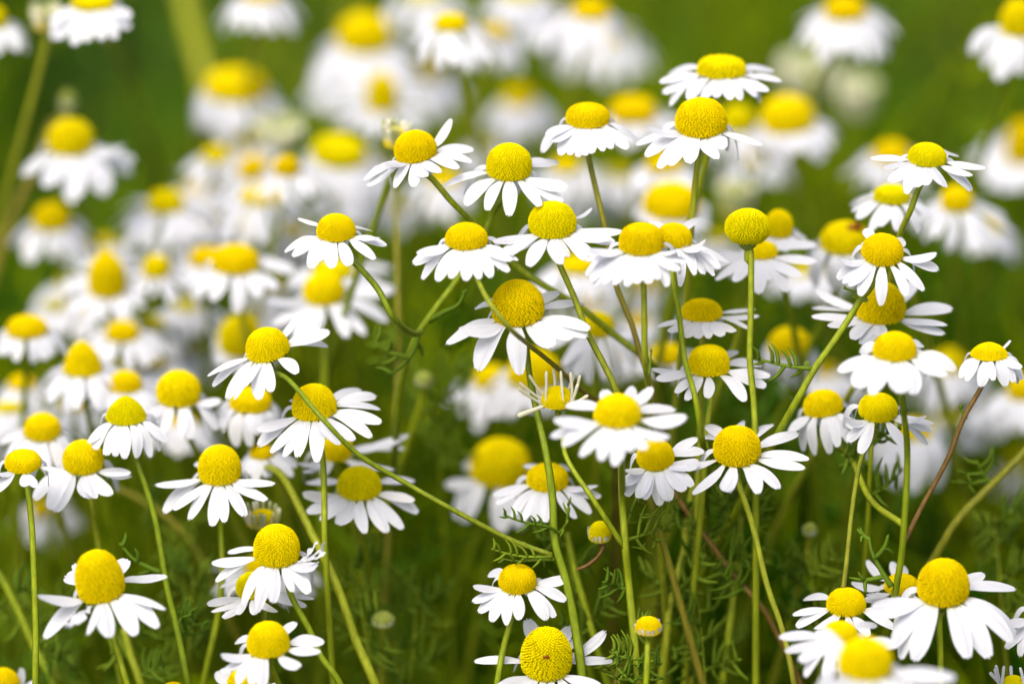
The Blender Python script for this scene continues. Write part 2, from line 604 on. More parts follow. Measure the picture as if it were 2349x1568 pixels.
def flower(label, disc, B, tips=None, ext=None, roll=0.0, e=27.0, n=15, stem=None, end=False, shape=None,
           kind='open', red=(0.0, 0.1), sr=(0.00048, 0.00066), wf=0.295, Lf=1.03, leaves=(), mat=None, extra=(), cat="flower",
           name="chamomile_flower", spot=None, pale=False):
    SEED[0] += 1
    rnd = random.Random(SEED[0] * 7919)
    cx, cy, w, h = disc
    d = depth(B)
    pm = K * d                                              # metres per photo unit at this distance
    ro, el = math.radians(roll), math.radians(e)
    a = w / 2
    top = max(h - a * math.sin(el), a * math.sin(el) * 1.08)
    H = math.sqrt(max(top * top - (a * math.sin(el)) ** 2, 1)) / math.cos(el)
    H = max(H, 0.42 * a)
    sh = shape or ('egg' if H / a > 1.15 else 'round' if H / a > 0.75 else 'flat')
    # centre of the disc's base
    off = h / 2 - a * math.sin(el)
    bx, by = cx - math.sin(ro) * off, cy + math.cos(ro) * off
    C = np.array(W(bx, by, B))
    cr, cu, cz = np.array(CR), np.array(CU), -np.array(CF)
    nv = (math.sin(ro) * math.cos(el)) * cr + (math.cos(ro) * math.cos(el)) * cu + math.sin(el) * cz
    am, Hm = a * pm, H * pm
    sharp = abs(B) < 9
    # stem path
    pts = [C - nv * am * 0.22, C - nv * am * 0.9]
    if stem:
        for p in stem:
            pts.append(np.array(W(p[0], p[1], p[2] if len(p) > 2 else B)))
        if not end:
            pts += to_ground(pts[-1], pts[-2], rnd)
    else:
        k = C - nv * am * 0.9
        sgn = rnd.uniform(-.02, .02)
        pts.append(k + np.array([sgn, rnd.uniform(.01, .03), -0.05]))
        pts += to_ground(pts[-1], pts[-2], rnd)
    org = pts[-1].copy()
    if not end:
        org[2] = 0.0
    root = bpy.data.objects.new(name, None)
    COL.objects.link(root)
    root.empty_display_size = 0.01
    root.location = org
    root['label'] = label
    root['category'] = cat
    root['group'] = GROUP if cat == "flower" else "chamomile buds among the flowers"
    link("stem", build_stem(pts, sr[0] * (1 if sharp else 1.1), sr[1] * (1 if sharp else 1.1), red[0], red[1], origin=org), root)
    # disc
    me, zs = get_disc(sh, H / a, sharp, rnd)
    do = link("flower_disc", me, root, C - org)
    q = Vector(nv).to_track_quat('Z', 'Y')
    do.rotation_mode = 'QUATERNION'
    do.rotation_quaternion = q
    do.scale = (am, am, am * zs)
    if pale:
        do.material_slots[0].link = 'OBJECT'
        do.material_slots[0].material = MAT_PALE
    # calyx: green cup of bracts under the head
    V, F, tn = [], [], []
    kk = 16
    prof = [(0.16, -0.42), (0.42, -0.34), (0.74, -0.20), (0.93, -0.05), (0.95, 0.04), (0.80, 0.03)]
    ax = np.array(Vector(nv).orthogonal().normalized())
    ay = np.cross(nv, ax)
    for (r_, z_) in prof:
        for j in range(kk):
            an = 2 * math.pi * j / kk
            rr = r_ * (1 + (0.04 if j % 2 else -0.04))
            V.append(C - org + (ax * math.cos(an) + ay * math.sin(an)) * rr * am * (0.5 if sh == 'ball' else 0.82 if sh == 'egg' else 0.96) + nv * z_ * am)
            tn.append((j % 2) * 0.6 + 0.2)
    for i in range(len(prof) - 1):
        for j in range(kk):
            p_, q_ = i * kk + j, i * kk + (j + 1) % kk
            F.append((p_, q_, q_ + kk, p_ + kk))
    link("calyx", make_mesh("calyx", V, F, MAT_CALYX, attr={"tint": tn}), root)
    # petals
    rim = am * (0.84 if sh in ('egg', 'ball') else 0.93)
    Cl = C - org
    W0 = wf * w * pm
    res = (11, 6) if sharp else (8, 4)
    azs = []
    def put(Tv, wmul=1.0, narrow=False, crumple=0.0, curl=None, hook=0.0, m=None):
        rad = Tv - nv * np.dot(Tv, nv)
        rl = np.linalg.norm(rad)
        if rl < 1e-6:
            return
        rad /= rl
        azs.append(math.atan2(np.dot(rad, ay), np.dot(rad, ax)))
        p0 = rad * rim - nv * rnd.uniform(0.0, 0.06) * am
        if kind == 'young':          # ligules still rolled into little rods
            q0, q2 = Cl + p0, Cl + Tv
            q1 = (q0 + q2) / 2 + rad * am * rnd.uniform(-.05, .12)
            pth = catmull([q0, q1, q2], 5)
            nn_ = len(pth)
            V_, F_ = tube(pth, [W0 * wmul * 0.46 * (0.75 + 0.35 * q_ / nn_) * (0.6 if q_ == nn_ - 1 else 1) for q_ in range(nn_)], 8, 0.06, flat=0.8)
            me = make_mesh("petal", V_, F_, m or mat or MAT_PETAL, uvs=[(i_ % 8 / 8, i_ // 8 / nn_) for i_ in range(len(V_))])
            link("petal", me, root)
            return
        me = petal_mesh(Cl + p0, rad, nv, Cl + Tv, W0 * wmul, rnd, res[0], res[1], narrow, crumple, curl, m or mat, hook, 0.55 if (tips and not narrow) else 0.0)
        link("petal", me, root)
    if tips:
        dd = []
        for tp in tips:
            dx, dy = (tp[0] - bx) * pm, -(tp[1] - by) * pm
            dd.append((dx, dy, tp[2] if len(tp) > 2 else {}))
        Lr = Lf * max(math.hypot(x, y) for x, y, _ in dd)
        for dx, dy, o in dd:
            o = dict(o)
            L_ = Lr * o.pop('l', rnd.uniform(0.96, 1.0))
            r2 = dx * dx + dy * dy
            dz = math.sqrt(max(0.0, L_ * L_ - r2))
            if math.sqrt(r2) < 0.6 * Lr:
                dz = min(dz, 1.1 * math.sqrt(r2) + am * 0.8)
            sgn = 1 if -dy > -0.06 * Lr and dy < 0.02 * Lr else -1
            if kind == 'young':
                sgn = o.pop('s', rnd.choice((1, -1)))
                dz = min(dz, 0.5 * Lr)
            sgn = o.pop('s', sgn)
            put(dx * cr + dy * cu + sgn * dz * cz, o.pop('w', rnd.uniform(0.9, 1.1)), o.pop('narrow', kind == 'young'), **o)
        # petals hidden behind the head
        if kind == 'open':
            nb = 13
            for k in range(nb):
                an = 2 * math.pi * k / nb + rnd.uniform(-.08, .08)
                rad = ax * math.cos(an) + ay * math.sin(an)
                if np.dot(rad, cz) > -0.12:
                    continue
                if min([abs((an - z + math.pi) % (2 * math.pi) - math.pi) for z in azs[:len(tips)]] + [9]) < 0.3:
                    continue
                ee = math.radians(rnd.uniform(-50, -38))
                put((rad * math.cos(ee) + nv * math.sin(ee)) * Lr * rnd.uniform(0.72, 0.88), rnd.uniform(.85, 1))
    elif ext:
        n = 17 if kind == 'open' and n >= 15 else n
        W0 *= 1.2
        xl, xr, yb = ext
        Rl, Rr = (bx - xl) * pm, (xr - bx) * pm
        Rm = (Rl + Rr) / 2
        D = ((yb - by) * pm - Rm * math.sin(el)) / math.cos(el)
        D = max(-0.15 * Rm, min(2.2 * Rm, D))
        a0 = rnd.uniform(0, 6.28)
        for k in range(n):
            an = a0 + 2 * math.pi * k / n + rnd.uniform(-.12, .12)
            rad = ax * math.cos(an) + ay * math.sin(an)
            x = np.dot(rad, cr)
            R_ = (Rl + (Rr - Rl) * (x + 1) / 2) * rnd.uniform(0.80, 1.06)
            dj = D * rnd.uniform(0.55, 1.15) + Rm * rnd.uniform(-.08, .08)
            if kind == 'young':
                put(rad * am * rnd.uniform(0.95, 1.35) + nv * max(abs(D), 1.25 * Hm) * rnd.uniform(0.9, 1.1), rnd.uniform(.8, 1), narrow=True, m=rnd.choice((MAT_CREAM, MAT_GREENISH)))
            else:
                put(rad * R_ - nv * dj, rnd.uniform(0.9, 1.15))
    if kind == 'bud':          # short unopened ligules round the rim
        for k in range(n):
            an = 2 * math.pi * k / n + rnd.uniform(-.1, .1)
            rad = ax * math.cos(an) + ay * math.sin(an)
            Tv = rad * am * rnd.uniform(1.04, 1.12) + nv * Hm * rnd.uniform(0.35, 0.6)
            put(Tv, rnd.uniform(.8, 1.1), narrow=True, m=rnd.choice((MAT_PETAL, MAT_CREAM)))
    for i, lf in enumerate(leaves):
        opts = lf[1] if isinstance(lf, tuple) and len(lf) == 2 and isinstance(lf[1], dict) else {}
        add_leaf(root, org, lf[0] if opts else lf, SEED[0] * 31 + i, **opts)
    for (x, y, b, sz) in extra:      # tiny side buds on the stem
        s = disc_mesh(1.0, 1.1, 'round', 60, rnd, 2.0)
        s.materials.clear(); s.materials.append(MAT_CALYX)
        o = link("side_bud", s, root, np.array(W(x, y, b)) - org)
        o.scale = (sz * pm / 2,) * 3
    if spot:                          # small rust-brown patch lying on the dome
        sx_, sy_, sw_ = spot
        o_ = np.array(CP)
        dr_ = np.array(W(sx_, sy_, B)) - o_
        dr_ /= np.linalg.norm(dr_)
        def loc_(v):
            return np.array([np.dot(v, ax) / am, np.dot(v, ay) / am, np.dot(v, nv) / Hm])
        A_, D_ = loc_(o_ - C), loc_(dr_)
        qa, qb, qc = np.dot(D_, D_), 2 * np.dot(A_, D_), np.dot(A_, A_) - 1
        tt = (-qb - math.sqrt(max(0, qb * qb - 4 * qa * qc))) / (2 * qa)
        hit = o_ + dr_ * tt - org - dr_ * am * 0.14
        rr = random.Random(5)
        for q_ in range(3):
            V_, F_ = tube(catmull([hit + np.array([rr.uniform(-1, 1), 0, rr.uniform(-.6, .6)]) * sw_ * pm * .3 for _ in range(3)], 3), [sw_ * pm * .16] * 7, 6)
            link("rust_spot", make_mesh("rust_spot", V_, F_, MAT_SPOT), root)
    return root

# ------------------------------------------------------------------ ground and meadow foliage
g = link("ground", make_mesh("ground", [(-40, -20, 0), (40, -20, 0), (40, 80, 0), (-40, 80, 0)], [(0, 1, 2, 3)], MAT_GROUND))
g['kind'] = 'structure'

def foliage():
    rnd = random.Random(11)
    protos = []
    for q in range(7):
        V, F = [], []
        def add(v, f):
            b = len(V)
            V.extend(np.array(x) for x in v)
            F.extend(tuple(b + i for i in ff) for ff in f)
        hgt = 1.0
        bend = (rnd.uniform(-.2, .2), rnd.uniform(-.2, .2))
        pth = np.array([(bend[0] * t * t, bend[1] * t * t, t * hgt) for t in np.linspace(0, 1, 6)])
        add(*tube(pth, [0.0045 - 0.002 * t for t in np.linspace(0, 1, 6)], 4))
        for k in range(13):
            t = 0.30 + 0.70 * k / 12
            base = np.array((bend[0] * t * t, bend[1] * t * t, t * hgt))
            an = k * 2.4 + rnd.uniform(-.3, .3)
            ln = rnd.uniform(.10, .19)
            dv = np.array((math.cos(an), math.sin(an), 0))
            e_ = base + dv * ln + np.array((0, 0, ln * rnd.uniform(.3, .9)))
            m_ = base + dv * ln * 0.55 + np.array((0, 0, ln * .15))
            # flat ribbons: rachis and pinnae
            for (p, c_, z_, wd) in [(base, m_, e_, 0.0028)] + [
                    (base + (e_ - base) * s_, base + (e_ - base) * s_ + np.cross(dv, (0, 0, 1)) * g_ * ln * .14 + np.array((0, 0, ln * .04)),
                     base + (e_ - base) * s_ + (np.cross(dv, (0, 0, 1)) * g_ * .26 + dv * .12) * ln + np.array((0, 0, ln * .14)), 0.0026)
                    for s_ in (.3, .5, .7, .88) for g_ in (-1, 1)]:
                s = np.cross(z_ - p, (0.2, 0.3, 1.0))
                s = s / (np.linalg.norm(s) + 1e-9) * wd
                b = len(V)
                V.extend([p - s, p + s, c_ - s, c_ + s, z_])
                F.extend([(b, b + 1, b + 3, b + 2), (b + 2, b + 3, b + 4)])
        protos.append((np.array(V), F))
    AV, AF, AT = [], [], []
    base = 0
    def scatter(N, x0, x1, y0, y1, h0, h1, smin=.24, smax=.36):
        nonlocal base
        for _ in range(N):
            x, y = rnd.uniform(x0, x1), rnd.uniform(y0, y1)
            cl = 0.5 + 0.5 * math.sin(x * 31 + 2 * math.sin(y * 11)) * math.cos(y * 17 + 1.5 * math.sin(x * 13))
            if rnd.random() > 0.35 + 0.9 * cl:
                continue
            V, F = protos[rnd.randrange(len(protos))]
            hh = rnd.uniform(h0, h1)
            an = rnd.uniform(0, 6.28)
            sx = rnd.uniform(smin, smax)
            ca, sa = math.cos(an), math.sin(an)
            lx, ly = rnd.uniform(-.25, .25), rnd.uniform(-.25, .25)
            P = np.empty_like(V)
            P[:, 0] = (V[:, 0] * ca - V[:, 1] * sa) * sx + x + lx * V[:, 2] * hh
            P[:, 1] = (V[:, 0] * sa + V[:, 1] * ca) * sx + y + ly * V[:, 2] * hh
            P[:, 2] = V[:, 2] * hh
            AV.append(P)
            AF.extend([tuple(i + base for i in f) for f in F])
            # patches of lighter and darker plants
            pt = 0.40 + 0.75 * math.sin(x * 23.0 + 1.3 * math.sin(y * 9)) * math.cos(y * 8.1 + 0.7) + (0.05 if y > 1.5 else 0)
            AT.append(np.full(len(V), max(0, min(1, pt + rnd.uniform(-.3, .3)))))
            base += len(V)
    scatter(560, -.45, .45, 0.96, 1.25, .20, .335)
    scatter(600, -.24, .24, 0.965, 1.14, .29, .365, .10, .18)
    scatter(300, -.28, .28, 1.05, 1.35, .26, .345, .14, .22)
    scatter(900, -.6, .6, 1.2, 2.0, .16, .30)
    scatter(700, -.9, .9, 1.9, 3.4, .14, .27)
    scatter(120, -.4, .4, 0.62, 0.93, .16, .27)
    me = make_mesh("meadow_foliage", np.concatenate(AV), AF, MAT_FOLIAGE, attr={"tint": np.concatenate(AT)}, smooth=False)
    o = link("meadow_foliage", me)
    o['kind'] = 'stuff'
    o['label'] = "soft green feathery foliage filling the meadow behind and below the flowers"
    o['category'] = "foliage"
foliage()
# ------------------------------------------------------------------ the flowers in or near focus
N_, C_ = {'narrow': True}, lambda **k: k
flower("sharp large flower at the centre, its textured tall disc crossed by a green stem", (1187, 697, 117, 107), 0,
       tips=[(1090, 706, C_(w=.9, l=.9)), (1060, 756, C_(w=1.2)), (1026, 792, C_(w=1.05)), (1096, 848, C_(w=1.15)), (1190, 858, C_(w=1.15)),
             (1264, 790, C_(w=1.2, s=1)), (1308, 774, C_(w=1.1)), (1347, 772), (1351, 750), (1342, 690, C_(w=.8)), (1281, 663, C_(w=.9, l=.8))],
       roll=-3, e=29, shape='egg', stem=[(1206, 790, 3), (1214, 856, 3), (1231, 940, 1), (1254, 1045, 0), (1268, 1145, 0), (1274, 1245, 0), (1298, 1328, 0), (1321, 1445, 0), (1338, 1568, 0)],
       sr=(.00045, .0009), red=(0, .05), wf=.34,
       leaves=[([(1284, 1222, 0), (1250, 1205, -1), (1215, 1200, -1), (1174, 1188, -1), (1155, 1178, -1)], dict(plen=.003, npin=8, r=.00022)),
               ([(1281, 1225, 0), (1300, 1200, -2), (1304, 1175, -3), (1303, 1153, -3)], dict(plen=.003, npin=6, r=.00022)),
               ([(1268, 1277, 0), (1235, 1277, -1), (1195, 1275, -1), (1160, 1268, -1), (1127, 1258, -1)], dict(plen=.0035, npin=9, r=.00022)),
               ([(1272, 1282, 0), (1230, 1284, 1), (1180, 1286, 2), (1150, 1280, 2)], dict(plen=.002, npin=4, r=.00022))])
flower("slightly soft flower tilted left, one petal standing up, right of the pale half open bud", (952, 338, 95, 76), 3,
       tips=[(1034, 272, C_(l=.9, w=.9)), (1084, 343), (1081, 370, C_(w=.9)), (1054, 390), (1010, 400, C_(w=1.1)), (978, 412, C_(w=1.1)), (950, 432), (908, 432), (845, 430), (834, 410), (860, 387), (890, 378)],
       roll=-9, e=24, stem=[(985, 405), (1034, 460), (1087, 513, 5), (1174, 603, 8), (1251, 656, 8), (1328, 703, 8), (1408, 766, 9), (1461, 806, 9), (1505, 850, 12), (1525, 930, 18)])
flower("sharp flower with round disc and a two-lobed petal at its upper right", (1168, 374, 102, 88), 2,
       tips=[(1015, 427), (1067, 473, C_(w=1.1)), (1117, 480), (1168, 497, C_(w=1.15)), (1238, 473), (1291, 466), (1299, 432), (1281, 370), (1258, 368, C_(l=.8))],
       stem=[(1134, 483, 6), (1100, 560, 6), (1050, 640, 6), (965, 757, 6), (930, 840, 8), (908, 1000, 12)], roll=2,
       leaves=[([(985, 735, 6), (1020, 715, 5), (1050, 700, 5), (1070, 664, 5)], dict(plen=.001, npin=2, r=.0004)),
               ([(960, 760, 6), (950, 800, 6), (925, 835, 6), (893, 862, 7)], dict(plen=.004, npin=3, r=.0004)),
               ([(930, 820, 8), (890, 805, 8), (860, 775, 8)], dict(plen=.004, npin=3, r=.0003))])
flower("flower with low oval disc and skirt of drooping petals on a long brownish stem", (1348, 268, 98, 58), 5,
       tips=[(1241, 350), (1254, 313), (1268, 330), (1284, 360), (1305, 358), (1324, 362), (1341, 358), (1358, 357), (1380, 352), (1401, 347), (1438, 343), (1468, 330)],
       e=24, stem=[(1351, 362), (1371, 450), (1388, 523), (1414, 656), (1448, 740), (1471, 816), (1491, 873), (1504, 936, 6), (1512, 1010, 10), (1518, 1130, 18), (1520, 1300, 26)], red=(.25, .9), sr=(.00045, .0005))
flower("flower with big bulging disc hiding part of the flat flower right above it", (1608, 273, 116, 94), 4,
       tips=[(1481, 297, C_(w=.7)), (1458, 333, C_(w=.8)), (1508, 385), (1534, 380), (1575, 375, C_(w=1.1)), (1638, 367, C_(w=1.1)), (1658, 340, C_(l=.8)), (1744, 337, C_(w=.8)), (1478, 358)],
       e=28, stem=[(1601, 367), (1588, 500, 5), (1575, 680, 7)])
flower("soft wide flower with flattened disc, highest of the near flowers right of the middle", (1655, 157, 108, 54), 10,
       tips=[(1534, 160), (1513, 187), (1520, 215), (1531, 242), (1575, 235), (1608, 232), (1641, 230), (1670, 233), (1694, 233), (1730, 225), (1758, 213), (1790, 187), (1777, 158)], e=20)
flower("small sharp flower with spread narrow petals, highest sharp flower at the right", (2127, 356, 88, 57), 1,
       tips=[(1995, 363, C_(w=.8)), (2020, 390, C_(w=.6)), (2035, 417), (2072, 447), (2095, 435), (2115, 428), (2160, 433), (2228, 437), (2222, 407), (2257, 388, C_(w=.8)), (2205, 355), (2175, 345, C_(l=.6))],
       roll=4, e=26, stem=[(2106, 436), (2090, 480), (2066, 535, 3), (2052, 600, 5)], wf=.34)
flower("sharp flower with round disc, short petals on top, small bud on its thick stem", (2024, 574, 94, 75), 0,
       tips=[(1915, 595, C_(w=.8)), (1918, 640), (1930, 650), (1945, 658), (1968, 676, C_(w=1.1)), (2017, 700, C_(w=1.05)), (2075, 680), (2118, 666), (2152, 620), (2147, 585, C_(w=.9)), (2078, 548, C_(l=.6)), (1988, 522, C_(l=.7))],
       e=40, roll=3, stem=[(1995, 663), (1975, 686), (1948, 730), (1908, 790), (1868, 846), (1835, 906), (1788, 990, 2)], sr=(.0005, .00075),
       extra=[(1983, 690, -1, 17), (1852, 836, -1, 15)],
       leaves=[([(1862, 845, 0), (1835, 843, 0), (1800, 838, 0), (1765, 830, 0), (1735, 822, 0)], dict(plen=.004, npin=8, r=.0003)),
               ([(1973, 690, 0), (1958, 670, 0), (1934, 660, 0)], dict(plen=.001, npin=2, r=.00025))], shape='round')
flower("flower with tall ribbed disc half hidden behind the round-disc flower at the right", (2020, 697, 110, 98), 6,
       tips=[(1862, 722), (1868, 708, C_(w=.7)), (1895, 750), (1948, 776), (1968, 786), (2010, 770), (2162, 763), (2165, 740), (2185, 705, C_(w=1.1)), (2112, 640), (1875, 668)], e=26)
flower("slightly blurred nearer flower with wide petals, below the tall ribbed disc at the right", (2052, 795, 98, 68), -7,
       tips=[(1918, 850, C_(w=1.2)), (1955, 886, C_(w=1.4)), (1995, 905, C_(w=1.3)), (2058, 903, C_(w=1.5)), (2090, 905, C_(w=1.4)), (2192, 845, C_(w=1.4)), (2165, 862, C_(w=1.2)), (2122, 785, C_(l=.8)), (1975, 800, C_(l=.8))],
       e=24, stem=[(2065, 906), (2077, 973, -5), (2082, 1045, -3), (2075, 1195, -2), (2068, 1278, -1), (2058, 1338, 0)], wf=.36)
flower("small flower with closed skirt of short petals and one narrow petal up, on purple stem", (2269, 805, 86, 46), 0,
       tips=[(2198, 866), (2212, 873), (2245, 886, C_(w=1.2)), (2272, 871, C_(w=.8)), (2302, 886, C_(w=1.2)), (2322, 875), (2338, 880), (2345, 870), (2338, 843), (2322, 781, C_(w=.35, narrow=True, l=.8))],
       e=20, shape='cone', stem=[(2252, 886), (2210, 960), (2175, 1050), (2110, 1170, 0), (2073, 1248, -1)], end=True, red=(.8, .95), sr=(.0004, .00045),
       leaves=[([(2215, 962, 0), (2210, 948, 0), (2200, 932, 0)], dict(plen=.001, npin=2, r=.0003))])
flower("soft flower with rounded disc overlapping the left petals of a sharper one", (1887, 925, 90, 62), 7,
       tips=[(1808, 990), (1842, 1036), (1868, 1043), (1902, 1040), (1918, 1023), (1948, 1018), (1965, 990), (1955, 935)], roll=-9, e=24,
       stem=[(1910, 1010), (1948, 1045), (1995, 1142, 4), (2076, 1205, -2)], end=True)
flower("sharp flower with grainy disc and petals spread right, beside the soft rounded-disc flower", (2014, 937, 88, 64), 1,
       tips=[(1968, 1036, C_(w=1.1)), (1938, 1012), (2072, 1028), (2125, 1020), (2138, 988), (2138, 973), (2118, 953, C_(w=.8)), (1930, 960)],
       roll=2, e=36, stem=[(2005, 1000), (1978, 1045), (1958, 1145), (1935, 1345)], red=(.1, .75), sr=(.0004, .00042), shape='flat')
flower("sharp flower with tall domed disc and one curled petal, right above the central one", (1267, 507, 107, 86), 0,
       tips=[(1132, 556, C_(w=.8)), (1150, 580), (1168, 588, C_(w=.8)), (1214, 606, C_(w=1.1)), (1283, 606, C_(w=1.15)), (1300, 588, C_(l=.8)), (1341, 596), (1358, 586), (1408, 560), (1430, 530), (1358, 498, C_(w=.4, l=.8, hook=.5)), (1395, 545)],
       e=30, stem=[(1284, 606), (1318, 683), (1348, 763), (1388, 840), (1414, 896)], red=(.1, .5), shape='egg')
flower("sharp flower whose bent stem crosses in front of the central yellow disc", (1070, 543, 96, 64), -2,
       tips=[(959, 583), (947, 605), (970, 640), (1004, 646), (1035, 640, C_(l=.9)), (1070, 645, C_(w=1.1)), (1100, 640), (1127, 636), (1167, 623), (1175, 600), (1188, 600, C_(w=.7))],
       e=27, stem=[(1094, 638, -4), (1127, 700, -7), (1170, 752, -7), (1211, 788, -3), (1275, 840, 1), (1321, 883, 3), (1365, 918, 5), (1395, 960, 9), (1410, 1040, 15)], red=(.0, 1.0), sr=(.0004, .00042))
flower("small sharp flower with narrow spread petals and arching stem, left of the middle", (771, 523, 88, 65), 0,
       tips=[(654, 575, C_(w=.8)), (674, 587), (714, 615), (764, 616), (804, 611), (862, 593), (887, 566), (874, 548, C_(w=.7)), (850, 530, C_(w=.7)), (682, 508, C_(w=.4, hook=.2)), (735, 600, C_(l=.8, w=.6))],
       e=27, shape='round', stem=[(810, 600), (865, 660), (900, 725), (950, 765, 4), (966, 760, 5)], end=True, wf=.36)
flower("flower with boxy disc and dense overlapping petals, in front of a similar tilted flower", (1471, 551, 100, 72), -4,
       tips=[(1351, 576), (1343, 603), (1343, 633), (1355, 645), (1361, 653), (1385, 653), (1408, 655), (1435, 655), (1458, 650), (1485, 650), (1508, 640), (1554, 623), (1575, 566), (1569, 600), (1528, 656)],
       e=26, stem=[(1476, 646), (1478, 723), (1480, 823, -3), (1488, 883, 0), (1496, 960, 4), (1500, 1100, 13)], shape='flat',
       leaves=[([(1489, 860, -4), (1492, 830, -4), (1495, 800, -4)], dict(plen=.001, npin=2, r=.0002))])
flower("flower with disc partly hidden by its boxy-disc neighbour and one petal pointing up", (1546, 541, 82, 58), 2,
       tips=[(1614, 493, C_(w=.9)), (1614, 553, C_(l=.8)), (1671, 603), (1650, 618), (1638, 630), (1612, 632), (1591, 630), (1560, 655), (1490, 507, C_(l=.8)), (1600, 575)],
       roll=6, e=27, stem=[(1543, 640), (1558, 723), (1571, 823), (1594, 906, 0), (1608, 990, 1), (1622, 1080, 7)], red=(0, 0), sr=(.00045, .00055))
flower("bare ball-shaped yellow head without petals on a straight green stem", (1715, 521, 102, 85), 2, tips=None, ext=None, shape='ball', e=10,
       stem=[(1721, 573), (1722, 723), (1720, 823), (1729, 923), (1732, 1000)])
flower("flower with flat wide disc and thin side petals, over another disc in right middle", (1609, 712, 94, 53), 6,
       tips=[(1508, 745), (1530, 762, C_(w=.8)), (1568, 776), (1595, 776), (1621, 775), (1655, 770), (1681, 761), (1725, 761, C_(w=.6)), (1735, 710, C_(w=.7)), (1741, 723, C_(w=.6))], e=20,
       stem=[(1611, 780), (1610, 850)])
flower("flower with broad flat-topped disc and wide right petals, left of a feathery leaf", (1626, 829, 93, 70), 4,
       tips=[(1494, 843), (1504, 870), (1548, 900), (1570, 918), (1618, 913), (1705, 920, C_(w=1.2)), (1754, 885, C_(w=1.2)), (1764, 860), (1750, 833), (1694, 803)],
       e=24, stem=[(1631, 906), (1623, 973), (1618, 1060)], shape='flat')
flower("young flower with thin upright cream petals round a small disc, below the central one", (1279, 912, 73, 54), 0, kind='young', wf=.115, mat=MAT_CREAM,
       tips=[(1191, 876), (1188, 890), (1214, 860), (1253, 851), (1271, 846), (1286, 850), (1308, 853), (1318, 860), (1330, 860), (1348, 906), (1188, 953, C_(w=1.6)), (1278, 925), (1325, 880), (1232, 900)],
       e=25, stem=[(1282, 945, 1), (1290, 1000, 1), (1300, 1050, 0), (1361, 1145, -1), (1432, 1255, 0)], end=True, sr=(.0004, .0006))
flower("nearer soft flower with domed disc and wide ring of petals, below the thin-petalled one", (1417, 943, 103, 77), -10,
       tips=[(1300, 930), (1275, 960, C_(w=1.2)), (1262, 1000), (1290, 1020), (1330, 1040), (1375, 1056), (1408, 1063, C_(w=1.2)), (1444, 1033), (1480, 1030), (1530, 1000), (1574, 956, C_(w=1.2)), (1551, 940), (1498, 890), (1454, 888), (1385, 895)],
       e=28, stem=[(1425, 1060, -6), (1428, 1150, 0), (1435, 1255, 0), (1442, 1330, 1), (1452, 1430, 1), (1466, 1568, 1)], sr=(.0005, .0007),
       leaves=autoleaf([(1442, 1330, 1), (1452, 1430, 1), (1466, 1568, 1)], 3, 8, 50, .0045) + [([(1437, 1238, 0), (1470, 1228, 1), (1505, 1215, 2), (1555, 1178, 3)], dict(plen=.007, npin=8, r=.00026)),
               ([(1432, 1215, 0), (1450, 1170, 1), (1465, 1145, 2)], dict(plen=.004, npin=4, r=.00026)),
               ([(1455, 1560, 0), (1480, 1540, 0), (1520, 1520, 0)], dict(plen=.006, npin=6, r=.00026)),
               ([(1455, 1565, 0), (1430, 1545, 0), (1405, 1520, 1)], dict(plen=.006, npin=6, r=.00026))])
flower("small sharp flower with grainy greenish-yellow disc, petals hanging, left of a wide-open one", (1503, 1043, 84, 72), 0,
       tips=[(1428, 1078), (1430, 1112), (1436, 1135), (1463, 1140), (1478, 1142, C_(w=.8)), (1511, 1158, C_(w=1.1)), (1534, 1148, C_(w=1.2)), (1568, 1123, C_(w=1.1)), (1588, 1110, C_(w=1.1)), (1604, 1062), (1600, 1003), (1616, 1033)],
       roll=-5, e=38, shape='round', wf=.37, stem=[(1505, 1120, 2), (1508, 1200, 4), (1520, 1300, 6)])
flower("sharp wide-open flower with tall cone disc and petals all round, in right lower middle", (1690, 1025, 106, 92), 0,
       tips=[(1588, 1128, C_(w=.7)), (1534, 1072, C_(w=.65)), (1654, 1126, C_(w=1.1)), (1668, 1122, C_(l=.85)), (1734, 1124, C_(w=1.1)), (1782, 1116), (1842, 1068), (1853, 1050, C_(w=.8)), (1835, 994, C_(w=.9)), (1777, 967), (1708, 963, C_(w=.8)), (1621, 973, C_(w=.9)), (1618, 1003, C_(w=.9))],
       e=34, roll=-3, shape='egg', stem=[(1694, 1104), (1724, 1195), (1761, 1345), (1795, 1445), (1822, 1568)], red=(.0, .75), sr=(.0005, .00045))
flower("flower tilted left with cupped petals on a long stem sweeping down to the right", (612, 791, 98, 78), 2,
       tips=[(477, 858, C_(w=.8)), (490, 885, C_(w=.8)), (521, 916), (540, 915, C_(w=.6)), (597, 914, C_(w=1.2)), (627, 900), (684, 852, C_(w=1.1, l=.85)), (756, 762, C_(w=1.2)), (752, 788, C_(w=1.2)), (737, 732), (677, 725, C_(w=.8)), (566, 885, C_(w=.7))],
       roll=-12, e=28, stem=[(664, 872, 0), (737, 956, -3), (820, 1040, -2), (920, 1101, -1), (1020, 1158, -1), (1174, 1238, 0), (1266, 1272, 0)], end=True, sr=(.00042, .00044), shape='round', red=(.05, .25))
flower("flower whose disc is crossed by the long sweeping stem, petals fanned to the right", (720, 923, 100, 84), 3,
       tips=[(664, 916, C_(l=.7)), (590, 986), (594, 1023), (625, 1035), (656, 1045), (685, 1045), (730, 1055, C_(w=1.2)), (780, 1016, C_(w=1.1)), (815, 1005), (854, 1003, C_(w=1.1)), (874, 968, C_(w=1.1)), (872, 935, C_(w=.8)), (864, 906), (827, 893, C_(w=.9))],
       roll=-6, e=29, stem=[(740, 1050), (744, 1150), (745, 1240)], shape='round')
